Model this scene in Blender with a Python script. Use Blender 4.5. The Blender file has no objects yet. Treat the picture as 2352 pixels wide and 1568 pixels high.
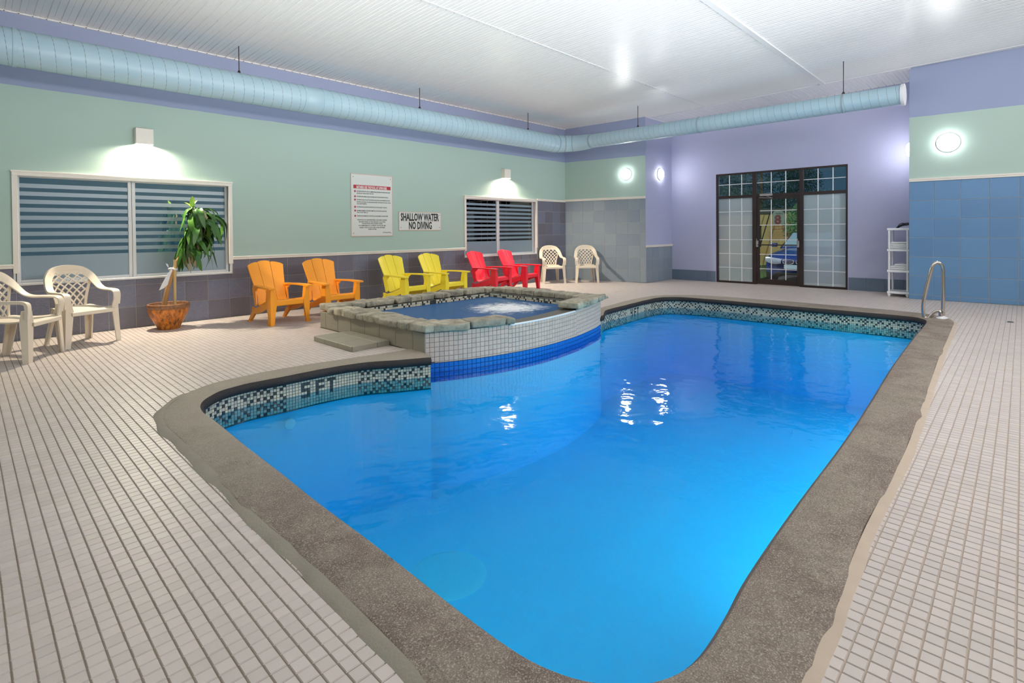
import bpy, bmesh, math, random
import numpy as np
from mathutils import Vector, Matrix, noise

random.seed(7)
rnd = random.Random(11)
scene = bpy.context.scene
COL = scene.collection
PI = math.pi

# ----------------------------------------------------------------- camera
CX, CY, FPX = 1176.0, 547.95, 1220.36
PITCH, ROLL, YAW = .0142, -.0081, -.8046
CAM_H = 1.27


def cam_rot(p, r, y):
    cy, sy, cp, sp, cr, sr = math.cos(y), math.sin(y), math.cos(p), math.sin(p), math.cos(r), math.sin(r)
    Rz = Matrix(((cy, sy, 0), (-sy, cy, 0), (0, 0, 1)))
    B = Matrix(((1, 0, 0), (0, 0, -1), (0, 1, 0)))
    Rx = Matrix(((1, 0, 0), (0, cp, -sp), (0, sp, cp)))
    Rr = Matrix(((cr, -sr, 0), (sr, cr, 0), (0, 0, 1)))
    return Rr @ Rx @ B @ Rz


CR = cam_rot(PITCH, ROLL, YAW)
cam_data = bpy.data.cameras.new('camera')
cam = bpy.data.objects.new('camera', cam_data)
COL.objects.link(cam)
cam_data.sensor_width = 36.0
cam_data.lens = FPX / 2352 * 36
cam_data.shift_y = (CY - 784) / 2352
cam_data.clip_start = .05
m = Matrix.Identity(4)
for i in range(3):
    m[i][0] = CR[0][i]
    m[i][1] = -CR[1][i]
    m[i][2] = -CR[2][i]
cam.matrix_world = Matrix.Translation((0, 0, CAM_H)) @ m
scene.camera = cam


def project(x, y, z):
    c = CR @ Vector((x, y, z - CAM_H))
    if c[2] < .05:
        return None
    return CX + FPX * c[0] / c[2], CY + FPX * c[1] / c[2], c[2]


# ----------------------------------------------------------------- light
scene.view_settings.view_transform = 'Standard'
scene.view_settings.look = 'None'
scene.view_settings.exposure = 0.0
scene.view_settings.gamma = 1.0
scene.view_settings.use_curve_mapping = False

world = bpy.data.worlds.new('world')
scene.world = world
world.use_nodes = True
bg = world.node_tree.nodes['Background']
bg.inputs[0].default_value = (.034, .08, .13, 1)
bg.inputs[1].default_value = 1.0


def area(name, loc, rot, sx, sy, power, color=(1, 1, 1)):
    l = bpy.data.lights.new(name, 'AREA')
    l.shape = 'RECTANGLE'
    l.size, l.size_y = sx, sy
    l.energy = power
    l.color = color
    o = bpy.data.objects.new(name, l)
    COL.objects.link(o)
    o.location = loc
    o.rotation_euler = rot
    return o


def point(name, loc, power, radius=.05, color=(1, 1, 1)):
    l = bpy.data.lights.new(name, 'POINT')
    l.energy = power
    l.shadow_soft_size = radius
    l.color = color
    o = bpy.data.objects.new(name, l)
    COL.objects.link(o)
    o.location = loc
    return o


R = math.radians
# added ambient fill, high on the two unseen walls behind the camera
area('fill_rear_wall', (6.0, -3.3, 3.5), (R(96), 0, 0), 8, .8, 300, (1.0, .975, .95))
area('fill_side_wall', (-2.8, 1.2, 3.45), (R(100), 0, R(-90)), 7, .8, 30, (1.0, .975, .95))
# added uplight fill low behind the camera, aimed to brighten the ceiling
f1 = area('fill_up_rear', (4.3, -2.9, .6), (R(118), 0, 0), 8, .5, 108, (1.0, .975, .95))
f2 = area('fill_up_side', (-2.4, 2.5, .6), (R(118), 0, R(-90)), 8, .5, 76, (1.0, .975, .95))
f1.data.spread = f2.data.spread = R(50)
# unseen area lights added under water along the pool walls to brighten it
area('underwater_fill_near', (1.26, 2.6, -.8), (R(90), 0, R(-90)), 2.6, .8, 6, (.95, .98, 1))
area('underwater_fill_side', (6.3, 1.04, -.8), (R(90), 0, 0), 5.2, .8, 48, (.95, .98, 1))
# unseen point lights added to brighten the car park and the yard
point('outdoor_fill_left', (14.2, 7.6, 3.2), 620, .15, (1, .93, .8))
point('outdoor_fill_right', (14.6, 1.0, 3.4), 560, .15, (.85, .93, 1))
point('yard_fill', (5.5, 11.5, 3.0), 30, .15, (.8, .9, 1))


# ----------------------------------------------------------------- helpers
def srgb(r, g, b):
    f = lambda c: (c / 255) / 12.92 if c / 255 <= .04045 else ((c / 255 + .055) / 1.055) ** 2.4
    return (f(r), f(g), f(b), 1)


class MB:
    """collects verts and faces for one mesh"""

    def __init__(self):
        self.v, self.f = [], []

    def add(self, vs, fs):
        b = len(self.v)
        self.v += [tuple(p) for p in vs]
        self.f += [tuple(b + i for i in q) for q in fs]
        return self

    def box(self, x0, x1, y0, y1, z0, z1, c=0, M=None):
        if x0 > x1: x0, x1 = x1, x0
        if y0 > y1: y0, y1 = y1, y0
        if z0 > z1: z0, z1 = z1, z0
        if c <= 0:
            vs = [(x0, y0, z0), (x1, y0, z0), (x1, y1, z0), (x0, y1, z0), (x0, y0, z1), (x1, y0, z1), (x1, y1, z1), (x0, y1, z1)]
            fs = [(0, 3, 2, 1), (4, 5, 6, 7), (0, 1, 5, 4), (1, 2, 6, 5), (2, 3, 7, 6), (3, 0, 4, 7)]
        else:
            c = min(c, (x1 - x0) * .45, (y1 - y0) * .45, (z1 - z0) * .45)
            X, Y, Z = (x0, x1), (y0, y1), (z0, z1)
            vs, idx = [], {}
            for i in (0, 1):
                for j in (0, 1):
                    for k in (0, 1):
                        sx, sy, sz = (1, -1)[i], (1, -1)[j], (1, -1)[k]
                        for a in range(3):
                            p = [X[i] + sx * c, Y[j] + sy * c, Z[k] + sz * c]
                            p[a] = (X[i], Y[j], Z[k])[a]
                            idx[(i, j, k, a)] = len(vs)
                            vs.append(tuple(p))
            fs = []
            for a in range(3):
                o = [q for q in range(3) if q != a]
                for s in (0, 1):
                    def key(u, w):
                        t = [0, 0, 0]
                        t[a], t[o[0]], t[o[1]] = s, u, w
                        return idx[(t[0], t[1], t[2], a)]
                    q = [key(0, 0), key(1, 0), key(1, 1), key(0, 1)]
                    fs.append(tuple(q if (s == 1) != (a == 1) else q[::-1]))
            for a in range(3):
                o = [q for q in range(3) if q != a]
                for u in (0, 1):
                    for w in (0, 1):
                        t0, t1 = [0, 0, 0], [0, 0, 0]
                        t0[a], t1[a] = 0, 1
                        for t in (t0, t1):
                            t[o[0]], t[o[1]] = u, w
                        fs.append((idx[(*t0, o[0])], idx[(*t1, o[0])], idx[(*t1, o[1])], idx[(*t0, o[1])]))
            for i in (0, 1):
                for j in (0, 1):
                    for k in (0, 1):
                        fs.append((idx[(i, j, k, 0)], idx[(i, j, k, 1)], idx[(i, j, k, 2)]))
        if M is not None:
            vs = [tuple(M @ Vector(p)) for p in vs]
        return self.add(vs, fs)

    def tube(self, pts, r, n=10, cap=True, closed=False):
        pts = [Vector(p) for p in pts]
        rs = r if isinstance(r, (list, tuple)) else [r] * len(pts)
        N = len(pts)
        up = None
        vs, fs = [], []
        for i, p in enumerate(pts):
            if closed:
                t = (pts[(i + 1) % N] - pts[i - 1]).normalized()
            else:
                t = (pts[min(i + 1, N - 1)] - pts[max(i - 1, 0)]).normalized()
            if up is None:
                up = Vector((0, 0, 1)) if abs(t.z) < .9 else Vector((1, 0, 0))
            a = (up - t * up.dot(t)).normalized()
            up = a
            b = t.cross(a)
            for k in range(n):
                an = 2 * PI * k / n
                vs.append(tuple(p + (a * math.cos(an) + b * math.sin(an)) * rs[i]))
        for i in range(N if closed else N - 1):
            j = (i + 1) % N
            for k in range(n):
                fs.append((i * n + k, i * n + (k + 1) % n, j * n + (k + 1) % n, j * n + k))
        if cap and not closed:
            fs.append(tuple(range(n))[::-1])
            fs.append(tuple((N - 1) * n + k for k in range(n)))
        return self.add(vs, fs)

    def lathe(self, prof, n=32, center=(0, 0, 0), axis='z'):
        vs, fs = [], []
        for (r, h) in prof:
            for k in range(n):
                a = 2 * PI * k / n
                p = (r * math.cos(a), r * math.sin(a), h)
                if axis == 'x':
                    p = (h, r * math.cos(a), r * math.sin(a))
                elif axis == 'y':
                    p = (r * math.sin(a), h, r * math.cos(a))
                vs.append((p[0] + center[0], p[1] + center[1], p[2] + center[2]))
        for i in range(len(prof) - 1):
            for k in range(n):
                fs.append((i * n + k, i * n + (k + 1) % n, (i + 1) * n + (k + 1) % n, (i + 1) * n + k))
        if prof[0][0] > 1e-5:
            fs.append(tuple(range(n))[::-1])
        if prof[-1][0] > 1e-5:
            fs.append(tuple((len(prof) - 1) * n + k for k in range(n)))
        return self.add(vs, fs)

    def prism(self, poly, a0, a1, axis='x'):
        """poly: 2d points; axis: extrusion axis"""
        n = len(poly)
        def P(u, w, a):
            return {'x': (a, u, w), 'y': (u, a, w), 'z': (u, w, a)}[axis]
        vs = [P(u, w, a0) for u, w in poly] + [P(u, w, a1) for u, w in poly]
        fs = [tuple(range(n)), tuple(range(2 * n - 1, n - 1, -1))]
        fs += [(i, n + i, n + (i + 1) % n, (i + 1) % n) for i in range(n)]
        return self.add(vs, fs)

    def grid(self, rows, th=None):
        """rows: list of rows of Vector; if th, makes a thick closed sheet"""
        n, k = len(rows), len(rows[0])
        vs = [Vector(p) for r_ in rows for p in r_]
        fs = [(i * k + j, i * k + j + 1, (i + 1) * k + j + 1, (i + 1) * k + j) for i in range(n - 1) for j in range(k - 1)]
        if th:
            nm = []
            for i in range(n):
                for j in range(k):
                    a = Vector(rows[min(i + 1, n - 1)][j]) - Vector(rows[max(i - 1, 0)][j])
                    b = Vector(rows[i][min(j + 1, k - 1)]) - Vector(rows[i][max(j - 1, 0)])
                    nm.append(b.cross(a).normalized())
            o = n * k
            vs2 = [v - q * th for v, q in zip(vs, nm)]
            f2 = [tuple(o + x for x in q[::-1]) for q in fs]
            ed = []
            for j in range(k - 1):
                ed.append((j, j + 1)); ed.append(((n - 1) * k + j + 1, (n - 1) * k + j))
            for i in range(n - 1):
                ed.append(((i + 1) * k, i * k)); ed.append((i * k + k - 1, (i + 1) * k + k - 1))
            f3 = [(a, o + a, o + b, b) for a, b in ed]
            return self.add(vs + vs2, fs + f2 + f3)
        return self.add(vs, fs)

    def mesh(self, name):
        me = bpy.data.meshes.new(name)
        me.from_pydata([tuple(v) for v in self.v], [], self.f)
        me.validate()
        bm = bmesh.new()
        bm.from_mesh(me)
        bmesh.ops.recalc_face_normals(bm, faces=bm.faces)
        bm.to_mesh(me)
        bm.free()
        return me

    def build(self, name, mat, parent=None, smooth=False, loc=None, rot=None):
        me = self.mesh(name)
        if mat:
            me.materials.append(mat)
        if smooth:
            for p in me.polygons:
                p.use_smooth = True
            if smooth is not True:
                try:
                    me.set_sharp_from_angle(angle=R(smooth))
                except Exception:
                    pass
        return link(name, me, parent, loc, rot)


def link(name, me, parent=None, loc=None, rot=None):
    o = bpy.data.objects.new(name, me)
    COL.objects.link(o)
    if parent:
        o.parent = parent
    if loc is not None:
        o.location = loc
    if rot is not None:
        o.rotation_euler = rot
    return o


def tag(o, label=None, cat=None, group=None, kind=None):
    if label: o['label'] = label
    if cat: o['category'] = cat
    if group: o['group'] = group
    if kind: o['kind'] = kind
    return o


def thing(name, label, cat, loc=(0, 0, 0), rz=0, group=None):
    o = bpy.data.objects.new(name, None)
    COL.objects.link(o)
    o.location = loc
    o.rotation_euler = (0, 0, rz)
    o.empty_display_size = .1
    return tag(o, label, cat, group)


def copy_tree(o, parent=None):
    c = o.copy()
    COL.objects.link(c)
    if parent:
        c.parent = parent
    for ch in list(o.children):
        copy_tree(ch, c)
    return c


def catmull(P, n, closed=False):
    """P list of vectors -> resampled smooth list, n per segment"""
    P = [Vector(p) for p in P]
    N = len(P)
    out = []
    for i in range(N if closed else N - 1):
        if closed:
            p0, p1, p2, p3 = P[i - 1], P[i], P[(i + 1) % N], P[(i + 2) % N]
        else:
            p0, p1, p2, p3 = P[max(i - 1, 0)], P[i], P[i + 1], P[min(i + 2, N - 1)]
        for k in range(n):
            t = k / n
            out.append(.5 * ((2 * p1) + (p2 - p0) * t + (2 * p0 - 5 * p1 + 4 * p2 - p3) * t * t + (3 * p1 - p0 - 3 * p2 + p3) * t ** 3))
    if not closed:
        out.append(P[-1])
    return out


def resample(P, step):
    """equal arc length points"""
    P = [Vector(p) for p in P]
    d = [0]
    for a, b in zip(P, P[1:]):
        d.append(d[-1] + (b - a).length)
    n = max(1, round(d[-1] / step))
    out, j = [], 0
    for i in range(n + 1):
        s = d[-1] * i / n
        while j < len(P) - 2 and d[j + 1] < s:
            j += 1
        t = (s - d[j]) / max(1e-9, d[j + 1] - d[j])
        out.append(P[j].lerp(P[j + 1], min(1, max(0, t))))
    return out


# ----------------------------------------------------------------- materials
class NT:
    def __init__(self, name):
        self.m = bpy.data.materials.new(name)
        self.m.use_nodes = True
        self.t = self.m.node_tree
        self.N, self.L = self.t.nodes, self.t.links
        self.b = self.N['Principled BSDF']
        self.out = self.N['Material Output']

    def n(self, typ, **kw):
        x = self.N.new(typ)
        for k, v in kw.items():
            if k.startswith('i_'):
                x.inputs[k[2:].replace('_', ' ')].default_value = v
            elif k.startswith('n_'):
                x.inputs[int(k[2:])].default_value = v
            else:
                setattr(x, k, v)
        return x

    def l(self, a, b):
        self.L.new(a, b)

    def coords(self, kind='Object'):
        return self.n('ShaderNodeTexCoord').outputs[kind]

    def pos(self):
        return self.n('ShaderNodeNewGeometry').outputs['Position']

    def noise(self, vec, scale, detail=3, rough=.5, dims='3D'):
        x = self.n('ShaderNodeTexNoise')
        x.inputs['Scale'].default_value = scale
        x.inputs['Detail'].default_value = detail
        x.inputs['Roughness'].default_value = rough
        if vec is not None: self.l(vec, x.inputs['Vector'])
        return x.outputs['Fac']

    def ramp(self, fac, stops, interp='LINEAR'):
        x = self.n('ShaderNodeValToRGB')
        x.color_ramp.interpolation = interp
        e = x.color_ramp.elements
        e[0].position, e[0].color = stops[0]
        e[1].position, e[1].color = stops[1]
        for p, c in stops[2:]:
            k = e.new(p)
            k.color = c
        self.l(fac, x.inputs[0])
        return x.outputs[0]

    def mix(self, fac, a, b, typ='MIX'):
        x = self.n('ShaderNodeMix', data_type='RGBA', blend_type=typ)
        for s, v in ((0, fac), (6, a), (7, b)):
            if hasattr(v, 'links') or hasattr(v, 'node'):
                self.l(v, x.inputs[s])
            else:
                x.inputs[s].default_value = v
        return x.outputs[2]

    def math(self, op, a, b=0.0, c=None):
        x = self.n('ShaderNodeMath', operation=op)
        for s, v in enumerate((a, b) if c is None else (a, b, c)):
            if hasattr(v, 'node'):
                self.l(v, x.inputs[s])
            else:
                x.inputs[s].default_value = v
        return x.outputs[0]

    def bump(self, h, strength=.3, dist=.01):
        x = self.n('ShaderNodeBump')
        x.inputs['Strength'].default_value = strength
        x.inputs['Distance'].default_value = dist
        self.l(h, x.inputs['Height'])
        self.l(x.outputs[0], self.b.inputs['Normal'])
        return x.outputs[0]

    def col(self, c):
        if hasattr(c, 'node'):
            self.l(c, self.b.inputs['Base Color'])
        else:
            self.b.inputs['Base Color'].default_value = c
        return self

    def rough(self, v):
        if hasattr(v, 'node'):
            self.l(v, self.b.inputs['Roughness'])
        else:
            self.b.inputs['Roughness'].default_value = v
        return self


def simple(name, c, rough=.5, var=.06, scale=8, bump=0, bscale=60, metal=0, spec=.5):
    a = NT(name)
    v = a.coords()
    f = a.noise(v, scale, 3)
    dark = tuple(x * (1 - var) for x in c[:3]) + (1,)
    lite = tuple(min(1, x * (1 + var)) for x in c[:3]) + (1,)
    a.col(a.mix(f, dark, lite)).rough(rough)
    a.b.inputs['Metallic'].default_value = metal
    a.b.inputs['Specular IOR Level'].default_value = spec
    if bump:
        a.bump(a.noise(v, bscale, 4), bump, .004)
    return a.m


def paint_two(name, low, high, zsplit, var=.03):
    """wall paint, one colour below zsplit and another above"""
    a = NT(name)
    p = a.pos()
    s = a.n('ShaderNodeSeparateXYZ'); a.l(p, s.inputs[0])
    jit = a.math('MULTIPLY', a.noise(p, 3, 3), .02)
    z = a.math('ADD', s.outputs[2], jit)
    f = a.math('GREATER_THAN', z, zsplit + .01)
    f2 = a.noise(p, 1.1, 4)
    c = a.mix(f, low, high)
    c = a.mix(a.math('MULTIPLY', f2, var * 4), c, (.9, .9, .9, 1), 'MULTIPLY')
    a.col(c).rough(.62)
    a.bump(a.noise(p, 240, 3), .12, .002)
    return a.m


def tile_mat(name, base, var=.12, rough=.35, bump=.5, scale=14, hue=None):
    """glazed or stone tile; every piece gets its own tint"""
    a = NT(name)
    oi = a.n('ShaderNodeObjectInfo')
    v = a.pos()
    f = a.noise(v, scale, 5, .6)
    c1 = tuple(x * (1 - var) for x in base[:3]) + (1,)
    c2 = tuple(min(1, x * (1 + var)) for x in base[:3]) + (1,)
    c = a.mix(f, c1, c2)
    if hue:
        c = a.mix(oi.outputs['Random'], c, a.mix(f, tuple(x * .9 for x in hue[:3]) + (1,), hue))
    c = a.mix(a.math('MULTIPLY', oi.outputs['Random'], .22), c, tuple(x * .78 for x in base[:3]) + (1,))
    a.col(c).rough(rough)
    if bump:
        sc = a.n('ShaderNodeMapping')
        sc.inputs['Scale'].default_value = (1, 1, 2.2)
        a.l(v, sc.inputs['Vector'])
        a.bump(a.noise(sc.outputs[0], 26, 6, .65), bump, .012)
    return a.m


M = {}
GREEN, PURPLE, LAV = srgb(176, 200, 190), srgb(152, 163, 195), srgb(178, 181, 211)
M['wall_left'] = paint_two('wall_paint_left', GREEN, PURPLE, 3.06)
M['wall_right'] = paint_two('wall_paint_right', GREEN, PURPLE, 3.235)
M['wall_lav'] = simple('wall_paint_lavender', LAV, .6, .03, 1.2, .1, 240)
M['slate'] = tile_mat('slate_tile', srgb(122, 126, 148), .26, .42, 1.0, 22, srgb(114, 108, 118))
M['greytile'] = tile_mat('grey_blue_tile', srgb(142, 154, 164), .07, .4, .15, 10, srgb(136, 150, 166))
M['bluetile'] = tile_mat('blue_linen_tile', srgb(104, 146, 188), .08, .35, .12, 60, srgb(102, 142, 186))
M['basetile'] = tile_mat('base_tile', srgb(100, 117, 138), .12, .4, .15, 20)
M['spatile'] = tile_mat('spa_side_tile', srgb(150, 145, 130), .06, .5, .1, 60)
M['mosaic_grey'] = tile_mat('spa_mosaic_tile', srgb(212, 186, 170), .05, .4, .06, 60, srgb(204, 182, 168))
M['grout'] = simple('grout', srgb(176, 172, 168), .8, .1, 20)
M['darkgrout'] = simple('dark_grout', srgb(96, 94, 90), .8, .1, 20)
M['white_trim'] = simple('white_painted_trim', srgb(236, 229, 219), .4, .03, 6)
M['white_frame'] = simple('white_window_frame', srgb(222, 222, 224), .35, .03, 6)
M['ceiling'] = simple('pvc_ceiling_plank', srgb(238, 237, 236), .30, .02, 1.5, spec=.6)
M['ceiling_trim'] = simple('pvc_ceiling_trim', srgb(232, 232, 232), .3, .02, 3)
M['screw'] = simple('rusty_screw', srgb(84, 74, 66), .6, .1)
M['rod'] = simple('dark_threaded_rod', srgb(62, 46, 42), .5, .1, 30, metal=.3)
M['bronze'] = simple('dark_bronze_metal', srgb(52, 40, 40), .38, .2, 14, metal=.25)
M['steel'] = simple('polished_steel', srgb(205, 195, 185), .16, .05, 5, metal=1.0)
M['closer'] = simple('aluminium', srgb(170, 165, 165), .4, .05, 5, metal=.6)
M['white_plastic'] = simple('white_plastic', srgb(232, 232, 236), .35, .02, 5)
M['beige_plastic'] = simple('beige_plastic', srgb(222, 210, 192), .38, .05, 6)
M['orange_plastic'] = simple('orange_plastic', srgb(255, 165, 42), .36, .03, 5)
M['yellow_plastic'] = simple('yellow_plastic', srgb(255, 232, 66), .33, .03, 5)
M['red_plastic'] = simple('red_plastic', srgb(236, 42, 66), .36, .03, 5)
M['towel'] = simple('white_towel', srgb(225, 225, 228), .9, .05, 20, .5, 90)
M['black_cloth'] = simple('black_cloth', srgb(26, 28, 38), .8, .2, 20, .3, 60)
M['sign'] = simple('sign_board', srgb(222, 224, 220), .4, .02, 3)
M['sign_edge'] = simple('sign_edge', srgb(214, 190, 178), .5, .05, 10)
M['ink'] = simple('black_ink', srgb(28, 28, 30), .5, .05)
M['soft_ink'] = simple('grey_ink', srgb(70, 70, 72), .5, .05)
M['red_ink'] = simple('red_ink', srgb(184, 42, 58), .5, .05)
M['white_ink'] = simple('white_ink', srgb(238, 226, 224), .5, .05)

# duct: pale grey blue painted spiral duct
a = NT('duct_paint')
v = a.pos()
a.col(a.mix(a.noise(v, 2.5, 4), srgb(160, 190, 206), srgb(180, 206, 218))).rough(.42)
M['duct'] = a.m
M['duct_seam'] = simple('duct_seam', srgb(150, 164, 172), .5, .05)
M['duct_cap'] = simple('duct_end_cap', srgb(226, 226, 230), .5, .02)

# floor tile: colour attribute per tile
a = NT('floor_tile')
at = a.n('ShaderNodeVertexColor'); at.layer_name = 'tint'
p = a.pos()
f = a.noise(p, .9, 4)
fine = a.noise(p, 420, 2)
c = a.mix(f, srgb(204, 192, 186), srgb(220, 208, 204))
c = a.mix(1.0, c, at.outputs[0], 'MULTIPLY')
c = a.mix(a.math('MULTIPLY', fine, .35), c, srgb(150, 146, 140))
a.col(c).rough(.42)
a.bump(fine, .12, .002)
M['floor_tile'] = a.m
a = NT('floor_tile_single')
oi = a.n('ShaderNodeObjectInfo')
p = a.pos()
f = a.noise(p, .9, 4)
fine = a.noise(p, 420, 2)
c = a.mix(f, srgb(204, 192, 186), srgb(220, 208, 204))
c = a.mix(1.0, c, a.ramp(oi.outputs['Random'], [(0, (.88, .89, .87, 1)), (1, (1, .985, .97, 1))]), 'MULTIPLY')
c = a.mix(a.math('MULTIPLY', fine, .35), c, srgb(150, 146, 140))
a.col(c).rough(.42)
a.bump(fine, .12, .002)
M['floor_tile_single'] = a.m

# floor grout: brown by the left, sandy on the right side of the pool
a = NT('floor_grout')
p = a.pos()
s = a.n('ShaderNodeSeparateXYZ'); a.l(p, s.inputs[0])
f = a.math('LESS_THAN', s.outputs[1], .95)
a.col(a.mix(f, a.mix(a.noise(p, 3, 3), srgb(120, 108, 92), srgb(150, 138, 122)), a.mix(a.noise(p, 3, 3), srgb(186, 164, 142), srgb(170, 160, 150)))).rough(.8)
M['floor_grout'] = a.m

# rough exposed concrete coping
a = NT('coping_concrete')
p = a.pos()
big = a.noise(p, 1.6, 5, .6)
mid = a.noise(p, 22, 6, .7)
fine = a.noise(p, 190, 3, .6)
c = a.ramp(big, [(.32, srgb(132, 121, 108)), (.48, srgb(150, 137, 124)), (.6, srgb(122, 106, 97)), (.75, srgb(168, 158, 143))])
c = a.mix(a.ramp(mid, [(.3, (0, 0, 0, 1)), (.75, (.55, .55, .55, 1))]), c, srgb(86, 72, 64))
c = a.mix(a.ramp(fine, [(.50, (0, 0, 0, 1)), (.68, (.8, .8, .8, 1))]), c, srgb(192, 182, 166))
c = a.mix(a.ramp(a.noise(p, 130, 3, .6), [(.54, (0, 0, 0, 1)), (.70, (.6, .6, .6, 1))]), c, srgb(78, 66, 58))
s = a.n('ShaderNodeSeparateXYZ'); a.l(p, s.inputs[0])
# the far stretch and the far left corner are paler
left = a.ramp(a.math('DIVIDE', a.math('ADD', s.outputs[1], a.math('MULTIPLY', big, 2.4)), 8.0), [(.45, (0, 0, 0, 1)), (.62, (.55, .55, .55, 1))])
c = a.mix(left, c, srgb(168, 160, 146))
a.col(c).rough(.82)
h = a.math('ADD', a.math('MULTIPLY', mid, .6), fine)
a.bump(h, .7, .006)
M['coping'] = a.m
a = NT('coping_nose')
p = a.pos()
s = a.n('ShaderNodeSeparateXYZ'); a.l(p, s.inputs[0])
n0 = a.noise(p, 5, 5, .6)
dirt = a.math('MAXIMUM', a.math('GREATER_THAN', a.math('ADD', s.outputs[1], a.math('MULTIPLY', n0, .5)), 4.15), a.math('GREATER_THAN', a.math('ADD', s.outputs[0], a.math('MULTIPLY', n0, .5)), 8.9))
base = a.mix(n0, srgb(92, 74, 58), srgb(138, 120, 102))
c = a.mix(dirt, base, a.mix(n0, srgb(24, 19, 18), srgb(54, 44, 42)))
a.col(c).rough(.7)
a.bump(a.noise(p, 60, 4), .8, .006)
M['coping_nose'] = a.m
M['sealant'] = simple('sandy_sealant', srgb(186, 168, 150), .7, .12, 9, .2, 60)
M['cement'] = simple('cement_skirt', srgb(150, 143, 130), .85, .15, 6, .6, 90)

# stones
a = NT('rough_stone')
oi = a.n('ShaderNodeObjectInfo')
p = a.pos()
n1 = a.noise(p, 9, 6, .65)
n2 = a.noise(p, 120, 3, .6)
c = a.ramp(n1, [(.3, srgb(110, 104, 88)), (.5, srgb(172, 164, 144)), (.72, srgb(212, 203, 182))])
c = a.mix(a.math('MULTIPLY', oi.outputs['Random'], .5), c, srgb(104, 104, 100))
c = a.mix(a.ramp(n2, [(.55, (0, 0, 0, 1)), (.75, (.6, .6, .6, 1))]), c, srgb(188, 180, 164))
a.col(c).rough(.85)
a.bump(a.math('ADD', n1, a.math('MULTIPLY', n2, .4)), .9, .012)
M['stone'] = a.m

# mosaic with per piece colour
a = NT('glass_mosaic')
at = a.n('ShaderNodeVertexColor'); at.layer_name = 'tint'
a.col(at.outputs[0]).rough(.25)
M['mosaic'] = a.m
M['blue_band'] = tile_mat('cobalt_tile', srgb(12, 104, 200), .25, .25, .2, 30)
M['plaster'] = simple('pool_plaster', (.50, .745, .90, 1), .7, .03, 2)
M['spa_plaster'] = simple('spa_plaster', srgb(70, 120, 185), .6, .05, 2)
M['wet_ledge'] = simple('wet_grey_ledge', srgb(150, 152, 154), .2, .08, 6)

# pool water: clear surface, blue absorption in the body
def water(name, absorb, density, ripple, rough, foam=None):
    a = NT(name)
    a.N.remove(a.b)
    p = a.pos()
    mp = a.n('ShaderNodeMapping')
    mp.inputs['Rotation'].default_value = (0, 0, R(20))
    a.l(p, mp.inputs['Vector'])
    w1 = a.noise(mp.outputs[0], ripple[0], 2, .5)
    w2 = a.noise(mp.outputs[0], ripple[1], 2, .5)
    h = a.math('ADD', w1, a.math('MULTIPLY', w2, ripple[3]))
    bp = a.n('ShaderNodeBump')
    bp.inputs['Strength'].default_value = 1
    bp.inputs['Distance'].default_value = ripple[2]
    a.l(h, bp.inputs['Height'])
    gl = a.n('ShaderNodeBsdfGlossy')
    gl.inputs['Roughness'].default_value = rough
    a.l(bp.outputs[0], gl.inputs['Normal'])
    tr = a.n('ShaderNodeBsdfTransparent')
    fr = a.n('ShaderNodeFresnel')
    fr.inputs['IOR'].default_value = 1.33
    a.l(bp.outputs[0], fr.inputs['Normal'])
    mx = a.n('ShaderNodeMixShader')
    a.l(fr.outputs[0], mx.inputs[0]); a.l(tr.outputs[0], mx.inputs[1]); a.l(gl.outputs[0], mx.inputs[2])
    last = mx.outputs[0]
    if foam:
        # aerated water: a milky blue share
        df0 = a.n('ShaderNodeBsdfDiffuse'); df0.inputs[0].default_value = (.06, .17, .40, 1)
        m0 = a.n('ShaderNodeMixShader'); m0.inputs[0].default_value = .62
        a.l(last, m0.inputs[1]); a.l(df0.outputs[0], m0.inputs[2]); last = m0.outputs[0]
        # churned foam over the jets
        s = a.n('ShaderNodeVectorMath', operation='DISTANCE')
        a.l(p, s.inputs[0]); s.inputs[1].default_value = foam[0]
        fall = a.ramp(a.math('DIVIDE', s.outputs['Value'], foam[1]), [(0, (1, 1, 1, 1)), (1, (0, 0, 0, 1))])
        fo = a.noise(p, 9, 8, .75)
        k = a.math('MULTIPLY', a.math('ADD', fo, .12), fall)
        k = a.ramp(k, [(.33, (0, 0, 0, 1)), (.52, (.95, .95, .95, 1))])
        df = a.n('ShaderNodeBsdfDiffuse')
        df.inputs[0].default_value = (.86, .88, .9, 1)
        m2 = a.n('ShaderNodeMixShader')
        a.l(k, m2.inputs[0]); a.l(last, m2.inputs[1]); a.l(df.outputs[0], m2.inputs[2])
        last = m2.outputs[0]
    a.l(last, a.out.inputs['Surface'])
    va = a.n('ShaderNodeVolumeAbsorption')
    va.inputs['Color'].default_value = absorb
    va.inputs['Density'].default_value = density
    a.l(va.outputs[0], a.out.inputs['Volume'])
    return a.m


M['water'] = water('pool_water', (.0, .925, .998, 1), 1.6, (3.0, 11, .010, .2), .04)
M['spa_water'] = water('spa_water', (.12, .55, .9, 1), 1.5, (7, 25, .03, .5), .08, ((5.45, 5.35, .17), 1.25))

# glass
def glass(name, tint, refl, rough=.0):
    a = NT(name)
    a.N.remove(a.b)
    tr = a.n('ShaderNodeBsdfTransparent'); tr.inputs[0].default_value = tint
    gl = a.n('ShaderNodeBsdfGlossy'); gl.inputs['Roughness'].default_value = rough
    lw = a.n('ShaderNodeFresnel'); lw.inputs['IOR'].default_value = 1.5
    f = a.math('MULTIPLY', lw.outputs[0], refl)
    mx = a.n('ShaderNodeMixShader')
    a.l(f, mx.inputs[0]); a.l(tr.outputs[0], mx.inputs[1]); a.l(gl.outputs[0], mx.inputs[2])
    a.l(mx.outputs[0], a.out.inputs['Surface'])
    return a.m


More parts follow.
